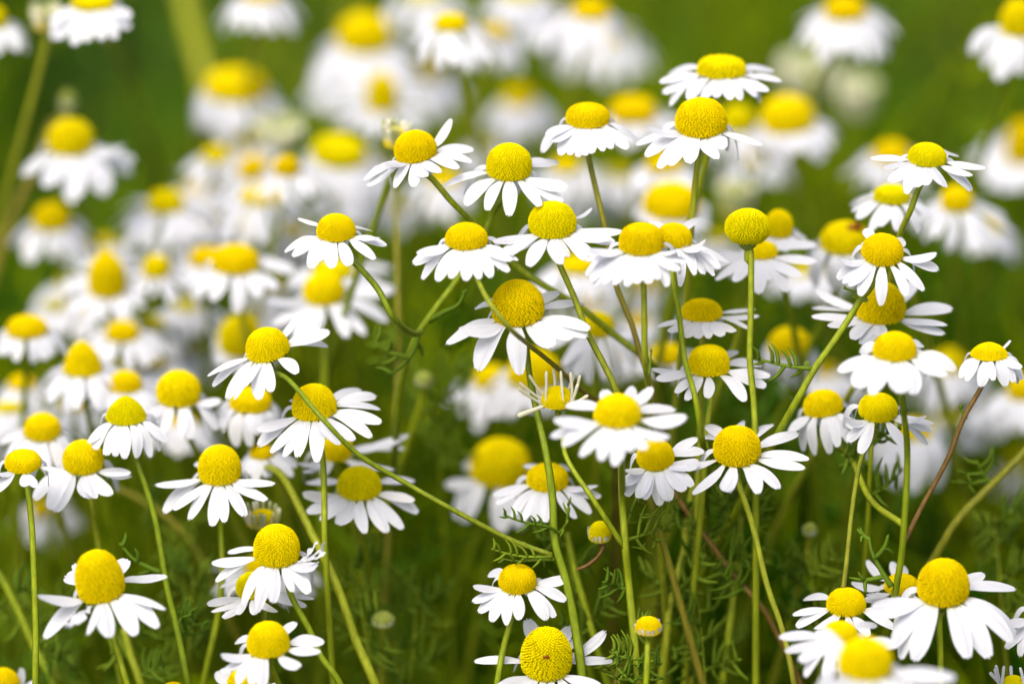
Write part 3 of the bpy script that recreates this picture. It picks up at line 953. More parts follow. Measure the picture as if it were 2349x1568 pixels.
flower("flower with tall disc and drooping petals, blurred striped bud at its lower right", (504, 1067, 96, 92), 5,
       tips=[(357, 1112, C_(w=.95)), (377, 1175, C_(w=1.1)), (405, 1160), (440, 1190, C_(w=1.1)), (493, 1202, C_(w=1.2)), (520, 1192), (567, 1182, C_(w=1.1)), (615, 1140), (632, 1105), (443, 1058, C_(l=.7))],
       e=27, roll=-3, stem=[(507, 1205, 8), (510, 1320, 8), (500, 1412, 9), (467, 1568, 10)], shape='egg')
flower("sharp flower with round grainy disc and crumpled withered petals on its right", (635, 1252, 103, 98), 0,
       tips=[(488, 1292, C_(w=.9)), (497, 1333, C_(w=.8)), (520, 1272, C_(w=.7)), (560, 1385, C_(w=.8)), (594, 1398, C_(w=1.1)), (630, 1377, C_(w=1.1)), (674, 1352, C_(l=.75, w=.7)), (711, 1353, C_(w=1.1)), (728, 1293, C_(w=1.2)),
             (744, 1240, C_(w=.8, crumple=.045, s=1)), (748, 1264, C_(w=.9, crumple=.045, s=1)), (722, 1238, C_(w=.8, crumple=.05, l=.8, s=1)), (735, 1282, C_(w=.9, crumple=.03, s=1))],
       e=30, shape='egg', stem=[(651, 1300), (667, 1362), (711, 1445), (737, 1505), (783, 1572)], wf=.28)
flower("small flower mostly hidden behind the one with crumpled petals", (578, 1343, 72, 62), 3,
       tips=[(480, 1382), (493, 1395), (520, 1407), (550, 1405), (503, 1352), (590, 1405), (704, 1385), (720, 1375), (640, 1400)], e=30, stem=[(606, 1400), (608, 1480)])
flower("very blurred white flower peeking out behind the crumpled-petal flower", (605, 1300, 85, 45), 20, ext=(478, 742, 1400), e=24)
flower("nearer flower with cupped wide petals at lower left, under the crumpled-petal flower", (615, 1466, 96, 82), -5,
       tips=[(510, 1500), (537, 1475, C_(l=.8)), (515, 1540), (547, 1562, C_(w=1.1)), (604, 1566, C_(w=1.3)), (690, 1525, C_(w=1.1)), (742, 1473, C_(w=1.4)), (736, 1492, C_(w=1.2)), (677, 1427, C_(w=.9, l=.8)), (580, 1565)],
       e=30, roll=-3, shape='round')
flower("flower cut by the bottom edge, showing little disc below the cupped-petal one", (568, 1562, 92, 64), 2, tips=[(493, 1542), (500, 1570), (540, 1600), (600, 1610), (650, 1580), (505, 1535)], e=28)
flower("yellow disc just showing at the bottom edge, left of the cupped-petal flower", (398, 1592, 64, 56), 4, ext=(330, 470, 1660))
flower("flower cut by the lower left corner of the photo", (8, 1568, 76, 74), 8, tips=[(50, 1530, C_(l=.8)), (82, 1562), (75, 1590), (-60, 1600), (20, 1660)], e=28)
flower("tiny sharp flower with few petals on a straight stem at the left edge", (53, 1060, 82, 52), 0,
       tips=[(158, 1088, C_(w=.75)), (88, 1113, C_(w=.9)), (68, 1113), (2, 1122, C_(w=1.1)), (-15, 1085)], e=30, stem=[(62, 1114), (72, 1195), (78, 1312), (82, 1445), (82, 1568)], wf=.32, shape='flat')
flower("large flower with very tall leaning disc and hooked curled petals, lower left", (228, 1322, 108, 122), -5,
       tips=[(95, 1365, C_(w=1.1)), (133, 1322, C_(w=1.1)), (165, 1292, C_(l=.8)), (107, 1462, C_(w=1.1)), (160, 1430, C_(crumple=.05)), (213, 1450, C_(w=.6)), (258, 1455, C_(w=1.2)), (318, 1448, C_(w=1.15)), (367, 1435, C_(w=1.1)), (383, 1388, C_(w=.7)), (365, 1345, C_(w=.7, hook=.35)), (284, 1292, C_(l=.8, hook=.2))],
       roll=-10, e=30, shape='egg', wf=.34, stem=[(262, 1465), (275, 1510), (292, 1568)])
flower("sharp small flower with flat disc and evenly spread petals, lower centre", (1187, 1330, 85, 63), 0,
       tips=[(1120, 1320, C_(l=.8)), (1087, 1342, C_(w=.9)), (1084, 1378), (1099, 1402), (1127, 1421), (1160, 1429), (1191, 1417), (1254, 1418, C_(w=1.1)), (1271, 1413), (1298, 1376, C_(w=1.1)), (1304, 1325, C_(w=1.1))],
       e=34, stem=[(1170, 1428), (1152, 1500), (1140, 1572)], shape='flat', wf=.33)
flower("flower with tallest disc, brown speck on it and upswept side petals, at bottom centre", (1253, 1500, 114, 122), 0,
       tips=[(1208, 1422, C_(w=1.1, l=.8)), (1308, 1435, C_(w=1., l=.85)), (1391, 1447, C_(w=.8, hook=-.1)), (1408, 1516, C_(w=.7)), (1090, 1518, C_(w=.7)), (1140, 1568), (1180, 1590), (1225, 1610), (1290, 1610), (1375, 1565, C_(w=.9)), (1345, 1600), (1322, 1470, C_(l=.7))],
       e=38, shape='egg', spot=(1252, 1506, 20))
flower("large flower with wide round disc and long drooping petals, lower right", (2163, 1337, 116, 108), -4,
       tips=[(1992, 1390, C_(w=.9)), (2008, 1410, C_(w=1.1)), (2042, 1478), (2060, 1505, C_(w=1.1)), (2090, 1508, C_(w=1.2)), (2208, 1502, C_(w=1.2)), (2262, 1502, C_(w=1.3)), (2320, 1467, C_(w=1.1)), (2332, 1452, C_(w=.8)), (2337, 1352, C_(w=.8)), (2265, 1322, C_(w=.9, l=.8))],
       e=30, shape='egg', wf=.34, stem=[(2156, 1410), (2158, 1520), (2160, 1600)])
flower("small flower with orange-yellow disc and thin leaf in front, behind the wide round disc", (2068, 1340, 78, 50), 3,
       tips=[(1992, 1288), (1952, 1338), (2052, 1292, C_(l=.8)), (2075, 1300, C_(l=.8)), (1985, 1360), (2082, 1425), (2130, 1415), (2030, 1400)], e=26,
       leaves=[([(2045, 1345, 0), (2020, 1305, 0), (2000, 1265, 0), (1993, 1230, 0)], dict(plen=.006, npin=3, r=.0004))])
flower("sharp small flower with narrow petals fanned left, above the soft pair at lower right", (1941, 1380, 88, 64), 1,
       tips=[(1845, 1375), (1818, 1405), (1825, 1435), (1865, 1440), (1890, 1448), (2052, 1438), (2058, 1412), (1985, 1450), (1940, 1452), (2045, 1378)], e=30, wf=.3)
flower("soft flower partly covered by the nearest blurred flower at lower right", (1927, 1452, 80, 55), -8,
       tips=[(1788, 1462, C_(w=1.2)), (1800, 1490), (1828, 1512), (1842, 1545), (1888, 1568), (1935, 1580), (2048, 1475), (2035, 1510), (2015, 1440)], e=30, wf=.36)
flower("nearest, most blurred foreground flower with large disc at the bottom right", (1984, 1510, 116, 98), -23,
       tips=[(2185, 1548, C_(w=1.3)), (1888, 1450, C_(w=1.2, l=.9)), (1870, 1590), (1930, 1640), (2000, 1655), (2070, 1640), (2130, 1600)], e=22, wf=.4)
flower("flower cut by the right edge with only its left petals in view", (2400, 1385, 95, 85), 1,
       tips=[(2302, 1482), (2305, 1428), (2330, 1500), (2370, 1530), (2420, 1540), (2480, 1500)], e=30)
flower("young flower with thin upright petals in the bottom right corner", (2325, 1572, 62, 48), 0, kind='young', wf=.14,
       tips=[(2285, 1525), (2272, 1542), (2280, 1532), (2322, 1528), (2337, 1528), (2350, 1530), (2300, 1525)], e=26)
flower("flower with pointed cone disc and hanging petals, left, sharp among the blurred ones", (289, 940, 92, 70), 5,
       tips=[(207, 1016), (220, 1030), (247, 1043), (268, 1045), (290, 1050, C_(w=1.1)), (320, 1048), (347, 1047), (370, 1033), (383, 1013)],
       e=24, shape='cone', stem=[(310, 1048), (353, 1178), (383, 1345), (407, 1445), (432, 1568)], sr=(.00045, .0007),
       leaves=[([(368, 1312, 5), (335, 1298, 5), (305, 1280, 5), (274, 1245, 5)], dict(plen=.0035, npin=3, r=.00036)),
               ([(405, 1460, 6), (440, 1435, 6), (455, 1420, 6)], dict(plen=.006, npin=6, r=.0003))])
flower("soft flower with domed disc directly behind the thick stem, lower centre", (1256, 1097, 94, 62), 7,
       tips=[(1130, 1135), (1138, 1155), (1174, 1180), (1196, 1195), (1225, 1192), (1250, 1195), (1318, 1188), (1354, 1175), (1376, 1135), (1320, 1080), (1205, 1070), (1370, 1110)], e=30)
# ------------------------------------------------------------------ the softer flowers behind
flower("blurred flower with wide disc and few thick petals, right of a dark gap, lower centre", (1148, 1063, 128, 112), 22,
       tips=[(1022, 1112, C_(w=.8)), (1045, 1185, C_(w=1.1)), (1062, 1195), (1150, 1218, C_(w=1.1)), (1065, 1060, C_(l=.7)), (1195, 1210)], e=30, wf=.36)
flower("soft flower with brownish lower disc and petals spread low right, behind the vertical stem", (824, 1108, 100, 78), 8,
       tips=[(700, 1130), (710, 1170), (740, 1190, C_(w=1.2)), (780, 1195, C_(w=1.2)), (840, 1218), (890, 1218), (925, 1208, C_(w=.9)), (958, 1175), (950, 1145), (950, 1100), (700, 1105)], e=32, wf=.32)
flower("soft flower with petals sticking out right, behind the disc crossed by a long stem", (772, 1028, 72, 62), 12, tips=[(938, 1000), (905, 1070), (870, 1075), (690, 1060), (700, 1085), (740, 1090), (925, 1030)], e=30)
flower("soft flower with small disc atop the diagonal stem that runs to the bottom edge", (600, 1036, 52, 36), 12, ext=(545, 690, 1105), e=28, wf=.4,
       stem=[(650, 1095, 8), (720, 1232, 6), (774, 1345, 5), (817, 1468, 5), (862, 1572, 5)], sr=(.0005, .0008))
flower("soft flower with round-topped disc and swept petals, under the cone-disc flower at left", (191, 1050, 92, 80), 6,
       tips=[(80, 1145, C_(w=1.1)), (118, 1165, C_(w=1.1)), (130, 1172), (207, 1142), (262, 1135, C_(w=1.1)), (305, 1095, C_(w=1.1)), (300, 1080), (225, 1140)], e=32, wf=.36,
       stem=[(208, 1145), (222, 1220, 8), (232, 1290, 9), (250, 1400, 10)])
flower("blurred flower low at the left edge, behind the tiny flower's stem", (96, 1168, 46, 40), 34, ext=(20, 186, 1268), e=40, wf=.5)
flower("soft flower with rounded disc at left, above the tiny left-edge flower", (98, 980, 82, 64), 12, ext=(0, 195, 1088), e=30, n=16)
flower("soft flower with squarish disc and stout hanging petals, left of the cupped tilted flower", (410, 893, 95, 84), 12,
       tips=[(345, 985), (375, 1000), (420, 1008), (440, 1005), (485, 1000), (498, 985), (340, 960), (510, 920)], e=28)
flower("soft flower under the cupped tilted flower's left petals, half hidden", (575, 920, 92, 56), 12, ext=(480, 660, 1028), e=26, n=16)
flower("blurred flower whose low disc sits just above the pointed cone disc", (287, 876, 76, 52), 17, ext=(175, 395, 955), e=22)
flower("blurred flower with tall bell-shaped disc near the left edge", (190, 822, 86, 86), 17, ext=(75, 305, 945), e=24, shape='cone')
flower("blurred flower with low disc at the left edge, middle height", (62, 750, 92, 54), 20, ext=(-30, 155, 845), e=22)
flower("blurred flower half buried in white petals at the left edge", (50, 878, 62, 36), 28, ext=(-25, 150, 965), e=20)
flower("blurred petal-less looking yellow disc left of the cupped tilted flower", (553, 775, 98, 96), 27, ext=(480, 640, 860), e=40)
flower("blurred flower with small flat disc above the low disc and cone disc at left", (281, 760, 74, 50), 25, ext=(180, 400, 850), e=22)
flower("blurred flower with sliver of disc, right of the small flat disc at left", (350, 742, 60, 30), 32, ext=(290, 485, 825), e=18)
flower("blurred flower with tall narrow disc at left, above the white patch", (246, 634, 82, 104), 27, ext=(118, 340, 745), e=36)
flower("blurred flower with small disc between the tall narrow disc and the wide orange pair", (358, 612, 58, 54), 28, ext=(275, 455, 705), e=26)
flower("blurred flower with wide disc and one hanging petal, right one of the merged pair", (541, 596, 106, 70), 22,
       tips=[(430, 650), (460, 680), (490, 690), (548, 718, C_(w=1.1)), (600, 680), (640, 660), (675, 620), (650, 600)], e=26)
flower("blurred flower whose disc merges with the left side of a wider disc", (477, 592, 82, 46), 29, ext=(385, 570, 695), e=24)
flower("blurred flower with bright disc directly below the narrow-petalled small one", (743, 664, 90, 76), 20,
       tips=[(615, 690), (630, 740), (680, 770), (720, 765), (800, 768, C_(w=1.1)), (840, 770), (890, 735, C_(w=1.1)), (905, 660, C_(w=1.1)), (850, 640)], e=28, wf=.36, stem=[(744, 776), (744, 880)])
flower("blurred flower showing an edge of disc under the narrow-petalled small one", (762, 622, 92, 50), 26, ext=(660, 905, 700), e=24)
flower("blurred flower with sliver of orange disc left of the narrow-petalled small one", (670, 522, 62, 36), 42, ext=(545, 770, 600), e=20)
flower("blurred flower with half hidden disc, lowest of the four-disc cluster at upper left", (600, 450, 92, 46), 32, ext=(470, 710, 560), e=24)
flower("blurred flower with bright small disc, rightmost of the four-disc cluster at upper left", (658, 382, 58, 50), 28, ext=(560, 752, 475), e=26)
flower("blurred flower in the middle of the four-disc cluster at upper left", (584, 386, 74, 56), 38, ext=(465, 680, 485), e=26)
flower("blurred flower with tiny disc, top left of the four-disc cluster at upper left", (496, 355, 62, 42), 40, ext=(400, 605, 445), e=24)
flower("blurred flower with wedge-shaped disc left of the flower with a raised petal", (777, 352, 118, 76), 38, ext=(690, 910, 475), e=30, roll=8)
flower("blurred flower with small disc, upper left, in front of the dense white bank", (380, 463, 84, 56), 33, ext=(238, 510, 580), e=24)
flower("blurred flower with low disc near the left edge, lower one of the left pair", (119, 498, 86, 66), 34, ext=(15, 230, 612), e=26)
flower("blurred flower with tall disc and thick drooping petals, upper one of the left pair", (162, 317, 100, 86), 30,
       tips=[(60, 405, C_(w=.8)), (112, 430, C_(w=1.1)), (172, 468, C_(w=1.2)), (190, 450), (245, 450, C_(w=1.1)), (258, 440), (300, 400, C_(w=1.2)), (310, 370), (290, 340)], e=28, wf=.4)
flower("blurred flower with broad dome disc alone in the green, upper left", (541, 200, 138, 80), 44, ext=(435, 650, 350), e=26, n=14)
flower("blurred flower cut by the top edge, at far left, beside a pale bud", (213, 8, 94, 42), 22,
       tips=[(118, 90, C_(w=1.1)), (140, 95), (175, 108, C_(w=1.2)), (205, 100), (240, 98, C_(w=1.1)), (270, 92), (300, 70, C_(w=1.2)), (303, 40), (125, 60)], e=22, wf=.36,
       stem=[(262, 110, 45), (290, 180, 50), (330, 300, 55), (370, 440, 60)])
flower("blurred flower cut by the upper left corner", (-6, 42, 44, 52), 28, ext=(-70, 78, 138), e=30, wf=.6, n=11)
flower("blurred white flower cut by the top edge left of centre, no disc showing", (600, -8, 84, 34), 40, ext=(488, 712, 102), e=18, n=18)
flower("very blurred flower with large mustard disc, top left of centre", (836, 80, 118, 98), 48, ext=(695, 985, 238), e=28)
flower("blurred flower with small bright disc under the top edge, at centre", (1034, 53, 76, 46), 26, ext=(935, 1180, 168), e=24, n=17)
flower("very blurred white flower touching the top edge, left of the small bright disc", (975, -12, 80, 40), 55, ext=(880, 1090, 98), e=24)
flower("very blurred white flower touching the top edge, right of the small bright disc", (1196, -14, 92, 40), 48, ext=(1095, 1290, 98), e=22)
flower("blurred flower with orange-tinged disc at the top edge, right of centre", (1355, 26, 84, 48), 38, ext=(1220, 1440, 148), e=26)
flower("very blurred pale flower below the orange-tinged disc at the top edge", (1375, 78, 100, 54), 62, ext=(1245, 1512, 195), e=26, n=17)
flower("very blurred flower with hidden disc, right of the small bright top-edge disc", (1130, 78, 70, 40), 45, ext=(1040, 1212, 176), e=24)
flower("very blurred flower with narrow upright disc, under the large mustard disc", (876, 215, 70, 92), 44, ext=(735, 1010, 325), e=30)
flower("very blurred pale flower with faint tiny disc, right of the narrow upright disc", (988, 158, 54, 56), 58, ext=(900, 1085, 282), e=28, wf=.5)
flower("very blurred pale flower with dim disc, above the flower with two-lobed petal", (1190, 226, 66, 52), 55, ext=(1095, 1295, 345), e=26, wf=.5)
flower("blurred disc and petals between the low oval disc and the bulging disc", (1452, 256, 104, 64), 38, ext=(1380, 1565, 335), e=26)
flower("blurred flower with large mustard disc right of the bulging disc", (1806, 266, 118, 92), 36, ext=(1735, 1920, 380), e=30, roll=-6)
flower("blurred flower mostly hidden behind the bulging disc flower", (1692, 275, 74, 66), 38, ext=(1610, 1775, 400), e=26)
flower("blurred flower with rounded white petals cut by the top edge at right", (1938, 22, 94, 62), 36, ext=(1812, 2074, 156), e=28)
flower("blurred flower with hanging petals in the upper right corner", (2335, 45, 78, 88), 28, ext=(2228, 2440, 190), e=28, wf=.5, n=12)
flower("very blurred flower at the right edge below the corner flower", (2345, 330, 76, 104), 46, ext=(2215, 2470, 445), e=34, wf=.5)
flower("blurred flower behind and left of the highest sharp flower at right", (2045, 350, 84, 54), 38, ext=(1935, 2145, 465), e=26)
flower("soft flower with orange disc under the highest sharp flower's left petals", (2046, 448, 80, 46), 11, ext=(1938, 2155, 545), e=24, n=17)
flower("blurred flower with squarish disc below the highest sharp flower's right petals", (2194, 458, 70, 62), 26, ext=(2085, 2325, 585), e=28, n=17)
flower("blurred flower with very wide bright disc behind the bulging disc's stem", (1541, 463, 128, 90), 26, ext=(1450, 1640, 540), e=28)
flower("blurred flower with slice of disc just under the bulging disc's petals", (1524, 376, 82, 48), 32, ext=(1430, 1625, 455), e=22)
flower("blurred flower behind the long brownish stem, upper middle", (1300, 378, 64, 42), 38, ext=(1195, 1410, 480), e=24)
flower("blurred flower below the flower with a raised petal", (1020, 412, 70, 34), 36, ext=(925, 1110, 505), e=22)
flower("blurred pale half open flower right of the very wide bright disc", (1685, 466, 64, 62), 38, kind='young', ext=(1630, 1740, 520), e=26, wf=.3, n=16)
flower("soft flower with rust-red spot on top of its broad disc", (1938, 548, 110, 78), 17, ext=(1850, 2010, 672), e=28, spot=(1958, 522, 46))
flower("soft flower with small disc peeping out right of the bare ball-shaped head", (1786, 515, 62, 66), 13, ext=(1700, 1850, 585), e=28)
flower("soft flower with hanging petals under the bare ball-shaped head", (1748, 574, 70, 44), 10,
       tips=[(1600, 590), (1610, 620), (1640, 640), (1680, 650), (1735, 672, C_(w=1.2)), (1760, 640), (1800, 670, C_(w=1.1)), (1830, 630), (1868, 600), (1875, 560)], e=24, wf=.45)
flower("blurred flower behind the left petals of the boxy-disc flower", (1325, 610, 84, 44), 28, ext=(1215, 1425, 705), e=24)
flower("soft flower with dull disc and petals radiating down, right of the central one", (1370, 745, 78, 58), 15,
       tips=[(1260, 800), (1290, 840), (1320, 865), (1350, 880), (1385, 870), (1420, 870), (1455, 845), (1480, 800), (1300, 860), (1475, 770)], e=30, wf=.36)
flower("very blurred flower with small dim disc behind the two parallel stems", (1466, 735, 46, 28), 34, ext=(1385, 1545, 805), e=22, wf=.5)
flower("very blurred white flower under the boxy-disc flower, between stems", (1480, 648, 74, 40), 46, ext=(1370, 1570, 735), e=22)
flower("blurred disc and petals left of the broad flat-topped disc flower", (1530, 812, 80, 50), 22, ext=(1455, 1620, 880), e=24)
flower("blurred flower with low disc, left one of two behind the central flower's petals", (1128, 866, 80, 58), 30, ext=(1008, 1215, 985), e=26, n=13, wf=.42)
flower("blurred flower with large disc behind the thin upright cream petals", (1225, 848, 116, 92), 22, ext=(1100, 1300, 975), e=28, n=14)
flower("blurred flower with ragged greenish disc above the feathery leaf", (1812, 786, 94, 68), 22, ext=(1745, 1880, 900), e=28)
flower("blurred flower left of the purple-stemmed small flower", (2178, 828, 84, 56), 34, ext=(2085, 2290, 965), e=24)
flower("blurred flower cut by the right edge below the purple-stemmed small flower", (2345, 890, 66, 62), 28, ext=(2255, 2430, 990), e=26, wf=.45)
flower("blurred large white flower behind the grainy disc flower's stem", (2095, 990, 84, 40), 27, ext=(1965, 2178, 1128), e=30, n=18, wf=.42)
flower("very blurred pale flower at the right edge behind the diagonal stalk", (2335, 1062, 60, 40), 48, ext=(2270, 2420, 1145), e=24, wf=.5)
flower("blurred white flower filling the gap below the four-disc cluster", (560, 505, 60, 30), 45, ext=(430, 650, 580), e=18, n=16)
flower("very blurred white flower behind the small disc in the dense white bank", (455, 500, 70, 34), 50, ext=(330, 560, 590), e=18, n=16)
flower("blurred white flower below the tall narrow disc at left", (205, 700, 60, 30), 34, ext=(120, 330, 790), e=20, n=16)
flower("blurred white flower left of the cone-disc flower, between two rounded discs", (170, 925, 60, 34), 26, ext=(60, 260, 1010), e=20, n=16)

for lab, dsc, b, ex in [
    ("very blurred white flower filling the gap right of the wide orange pair", (640, 655, 60, 30), 36, (560, 740, 735)),
    ("very blurred white flower under the small disc, left of the wide orange pair", (430, 700, 60, 30), 34, (330, 530, 790)),
    ("blurred white flower squeezed between bell-shaped disc and low disc at left", (130, 700, 60, 26), 36, (60, 230, 790)),
    ("blurred white flower behind the stout-petalled squarish disc at left", (350, 830, 60, 30), 28, (250, 480, 920)),
    ("very blurred white flower in the bank below the wedge-shaped disc", (790, 440, 60, 26), 48, (690, 900, 530)),
    ("very blurred white flower in the bank left of the four-disc cluster", (450, 430, 60, 26), 46, (350, 540, 510)),
    ("blurred white flower behind the upper petals of the arching-stem flower", (700, 560, 60, 26), 44, (600, 800, 640)),
    ("blurred white flower under the rounded disc at the lower left edge", (20, 935, 60, 26), 26, (-70, 110, 1020)),
    ("very blurred white flower left of the long brownish stem, above round disc", (1120, 335, 60, 26), 56, (1030, 1250, 420)),
    ("very blurred white flower behind the bulging disc's stem and low oval disc", (1420, 400, 60, 26), 54, (1300, 1520, 480)),
    ("very blurred white flower between the very wide disc and the ball head", (1650, 545, 60, 26), 44, (1560, 1740, 620)),
    ("very blurred white flower right of the soft rounded-disc flower", (2180, 960, 60, 26), 40, (2090, 2290, 1040)),
    ("very blurred white flower left of the purple stem", (1890, 850, 60, 26), 40, (1800, 1990, 930))]:
    flower(lab, dsc, b, ext=ex, e=16, n=18, wf=.5)

for lab, dsc, b, ex in [
    ("faint white bloom low behind the rounded disc of the lower left pair", (235, 560, 60, 26), 48, (140, 340, 640)),
    ("faint white bloom between the small disc in the dense bank and the wide orange pair", (420, 545, 64, 28), 50, (310, 530, 630)),
    ("faint white bloom behind the wedge-shaped disc, toward the middle", (855, 375, 60, 26), 54, (760, 950, 455)),
    ("faint white bloom behind the hanging petal of the wide orange pair", (590, 715, 60, 26), 44, (480, 690, 800)),
    ("faint white bloom under the sliver of disc in the left drift", (430, 800, 64, 28), 36, (330, 530, 880)),
    ("faint white bloom right of the bell-shaped disc", (262, 828, 56, 22), 34, (170, 370, 905)),
    ("faint white bloom behind the tall narrow disc at left", (160, 650, 60, 26), 42, (70, 260, 735)),
    ("faint white bloom behind the pointed cone disc's right petals", (420, 965, 56, 24), 26, (330, 520, 1050)),
    ("faint white bloom behind the rounded disc above the tiny left-edge flower", (40, 1000, 60, 26), 28, (-60, 140, 1080)),
    ("faint white bloom above the four-disc cluster", (560, 330, 60, 24), 56, (460, 660, 400)),
    ("faint white bloom left of the flower below the raised petal", (920, 470, 60, 24), 50, (820, 1010, 540)),
    ("faint white bloom behind the low oval disc's brownish stem", (1350, 440, 64, 26), 56, (1240, 1450, 520)),
    ("faint white bloom right of the dull disc whose petals radiate down", (1440, 800, 60, 26), 40, (1340, 1540, 880)),
    ("faint white bloom behind the dull disc, left of the two parallel stems", (1350, 690, 60, 24), 48, (1250, 1450, 770)),
    ("faint white bloom right of the flower hidden by the bulging disc", (1740, 360, 60, 26), 54, (1640, 1830, 440)),
    ("faint white bloom behind the hanging petals under the ball head", (1850, 620, 64, 26), 38, (1750, 1950, 690)),
    ("faint white bloom behind the squarish disc at the right", (2260, 520, 60, 26), 44, (2160, 2349, 600)),
    ("faint white bloom below the purple-stemmed small flower", (2290, 930, 60, 26), 40, (2190, 2390, 1010)),
    ("faint white bloom between mustard disc and narrow upright disc at the top", (790, 180, 60, 26), 62, (700, 890, 270)),
    ("faint white bloom between the top-edge flowers left of the orange-tinged disc", (1265, 30, 60, 26), 62, (1170, 1350, 120))]:
    flower(lab, dsc, b, ext=ex, e=14, n=18, wf=.55)
# ------------------------------------------------------------------ buds
BUD = dict(cat="flower bud", name="chamomile_bud")
flower("small sharp yellow bud ringed by short white petals right of the thick stem", (1376, 1220, 52, 50), 2, kind='bud', n=16, wf=.16, e=35, shape='round', stem=[(1385, 1250), (1372, 1275), (1345, 1297), (1325, 1305)], end=True, red=(.9, 1), sr=(.0003, .0003), **BUD)
flower("yellow bud with white rim and short stalk at the bottom, right of centre", (1487, 1435, 60, 44), -3, kind='bud', n=16, wf=.16, e=25, shape='round', stem=[(1486, 1480), (1482, 1570)], **BUD)
flower("blurred pale green bud alone in the dark foliage, lower middle left", (879, 1421, 48, 38), 11, kind='bud', n=14, wf=.2, e=30, pale=True, **BUD)
flower("blurred little round bud in the green below the arching stem", (972, 871, 40, 38), 16, kind='bud', n=14, wf=.2, e=30, pale=True, **BUD)
flower("blurred tiny whitish bud in the green at lower right", (1858, 1215, 32, 32), 13, kind='bud', n=14, wf=.22, e=30, pale=True, **BUD)
flower("soft half open bud with striped cream petals, between two lower left flowers", (602, 1190, 70, 44), 9, kind='young', ext=(560, 645, 1235), n=18, wf=.14, e=20, **BUD)
flower("blurred half open cream bud near the upper left corner", (106, 48, 56, 48), 26, kind='young', ext=(60, 150, 90), n=15, wf=.25, e=20, **BUD)
flower("blurred pale closed bud in the dense bank, upper left of centre", (642, 312, 84, 60), 42, kind='young', ext=(600, 690, 350), n=18, wf=.3, e=30, pale=True, **BUD)
flower("soft half open bud touching the flower with a raised petal", (908, 318, 52, 50), 12, kind='young', ext=(880, 940, 350), n=16, wf=.2, e=25, **BUD)
flower("very blurred pale green bud under the top right white flower", (1850, 190, 95, 80), 62, kind='young', ext=(1790, 1910, 260), n=18, wf=.34, e=25, mat=MAT_GREENISH, pale=True, **BUD)
flower("very blurred pale green bud, right one below the top right white flower", (1965, 235, 70, 70), 58, kind='young', ext=(1920, 2010, 300), n=18, wf=.34, e=25, mat=MAT_GREENISH, pale=True, **BUD)
flower("blurred tan bud on a leaning brown stalk at upper left", (155, 232, 36, 50), 33, kind='bud', n=12, wf=.25, e=15, stem=[(123, 280), (95, 340), (60, 430), (20, 520)], red=(.4, .7), sr=(.0006, .0008), pale=True, **BUD)

# ------------------------------------------------------------------ leafy stalks whose heads are out of sight
def stalk(label, pts, r, red=0.1, leaves=(), seed=1, end=False, auto=0):
    leaves = list(leaves) + autoleaf(pts, auto, seed)
    rnd = random.Random(seed)
    P = [np.array(W(*p)) for p in pts]
    if not end:
        P += to_ground(P[-1], P[-2], rnd)
    org = P[-1].copy()
    if not end:
        org[2] = 0
    root = bpy.data.objects.new("plant_stalk", None)
    COL.objects.link(root)
    root.location = org
    root['label'] = label
    root['category'] = "plant stalk"
    root['group'] = "bare and leafy stalks between the flowers"
    link("stem", build_stem(P, r * (0.25 if seed >= 20 else 1), r * 1.1, red, red, origin=org), root)
    for i, (lp, o) in enumerate(leaves):
        add_leaf(root, org, lp, seed * 77 + i, **o)
stalk("thick olive stalk leaning in from the right edge above the wide round disc", [(2400, 975, 8), (2342, 1045, 8), (2282, 1105, 8), (2195, 1195, 8), (2145, 1278, 9)], .00065, .3, seed=1,
      leaves=[([(2275, 1110, 8), (2255, 1085, 8), (2240, 1055, 8)], dict(plen=.006, npin=5, r=.00028))])
stalk("thick green stalk rising from the lower left corner to the left edge", [(-30, 1290, 12), (0, 1322, 12), (40, 1395, 12), (77, 1478, 12), (127, 1572, 12)], .0007, .1, seed=2, auto=4,
      leaves=[([(95, 1505, 12), (120, 1490, 12), (130, 1480, 12)], dict(plen=.006, npin=5, r=.0003))])
stalk("soft green stalk with leaf tufts right of the hanging-petalled sharp flower", [(1592, 1110, 9), (1575, 1200, 9), (1571, 1262, 9), (1538, 1378, 9), (1528, 1478, 9)], .00065, .0, seed=3, auto=5,
      leaves=[([(1571, 1255, 9), (1595, 1235, 8), (1610, 1215, 8)], dict(plen=.006, npin=6, r=.0003)), ([(1545, 1365, 9), (1590, 1320, 7), (1618, 1270, 6)], dict(plen=.005, npin=6, r=.0004))])
stalk("soft green stalk with a whorl of thin leaves behind the long curving brownish stem", [(1698, 1178, 10), (1688, 1312, 10), (1664, 1512, 10)], .0007, .0, seed=4, auto=4,
      leaves=[([(1698, 1180, 10), (1720, 1150, 9), (1745, 1135, 9)], dict(plen=.006, npin=6, r=.0003)), ([(1698, 1180, 10), (1670, 1150, 9), (1640, 1145, 9)], dict(plen=.006, npin=6, r=.0003)),
              ([(1698, 1180, 10), (1730, 1180, 9), (1755, 1175, 9)], dict(plen=.006, npin=5, r=.0003)), ([(1698, 1180, 10), (1710, 1130, 9), (1712, 1100, 9)], dict(plen=.006, npin=5, r=.0003))])
stalk("reddish brown stalk slanting down right behind the lower right stems", [(1540, 1120, 8), (1591, 1195, 8), (1640, 1260, 8), (1691, 1328, 8), (1761, 1412, 8)], .00045, .8, seed=5, auto=4)
stalk("soft green stalk just right of the thick main stem, lower centre", [(1300, 1220, 9), (1318, 1305, 9), (1345, 1400, 9), (1374, 1500, 9)], .0006, .0, seed=6, auto=5)
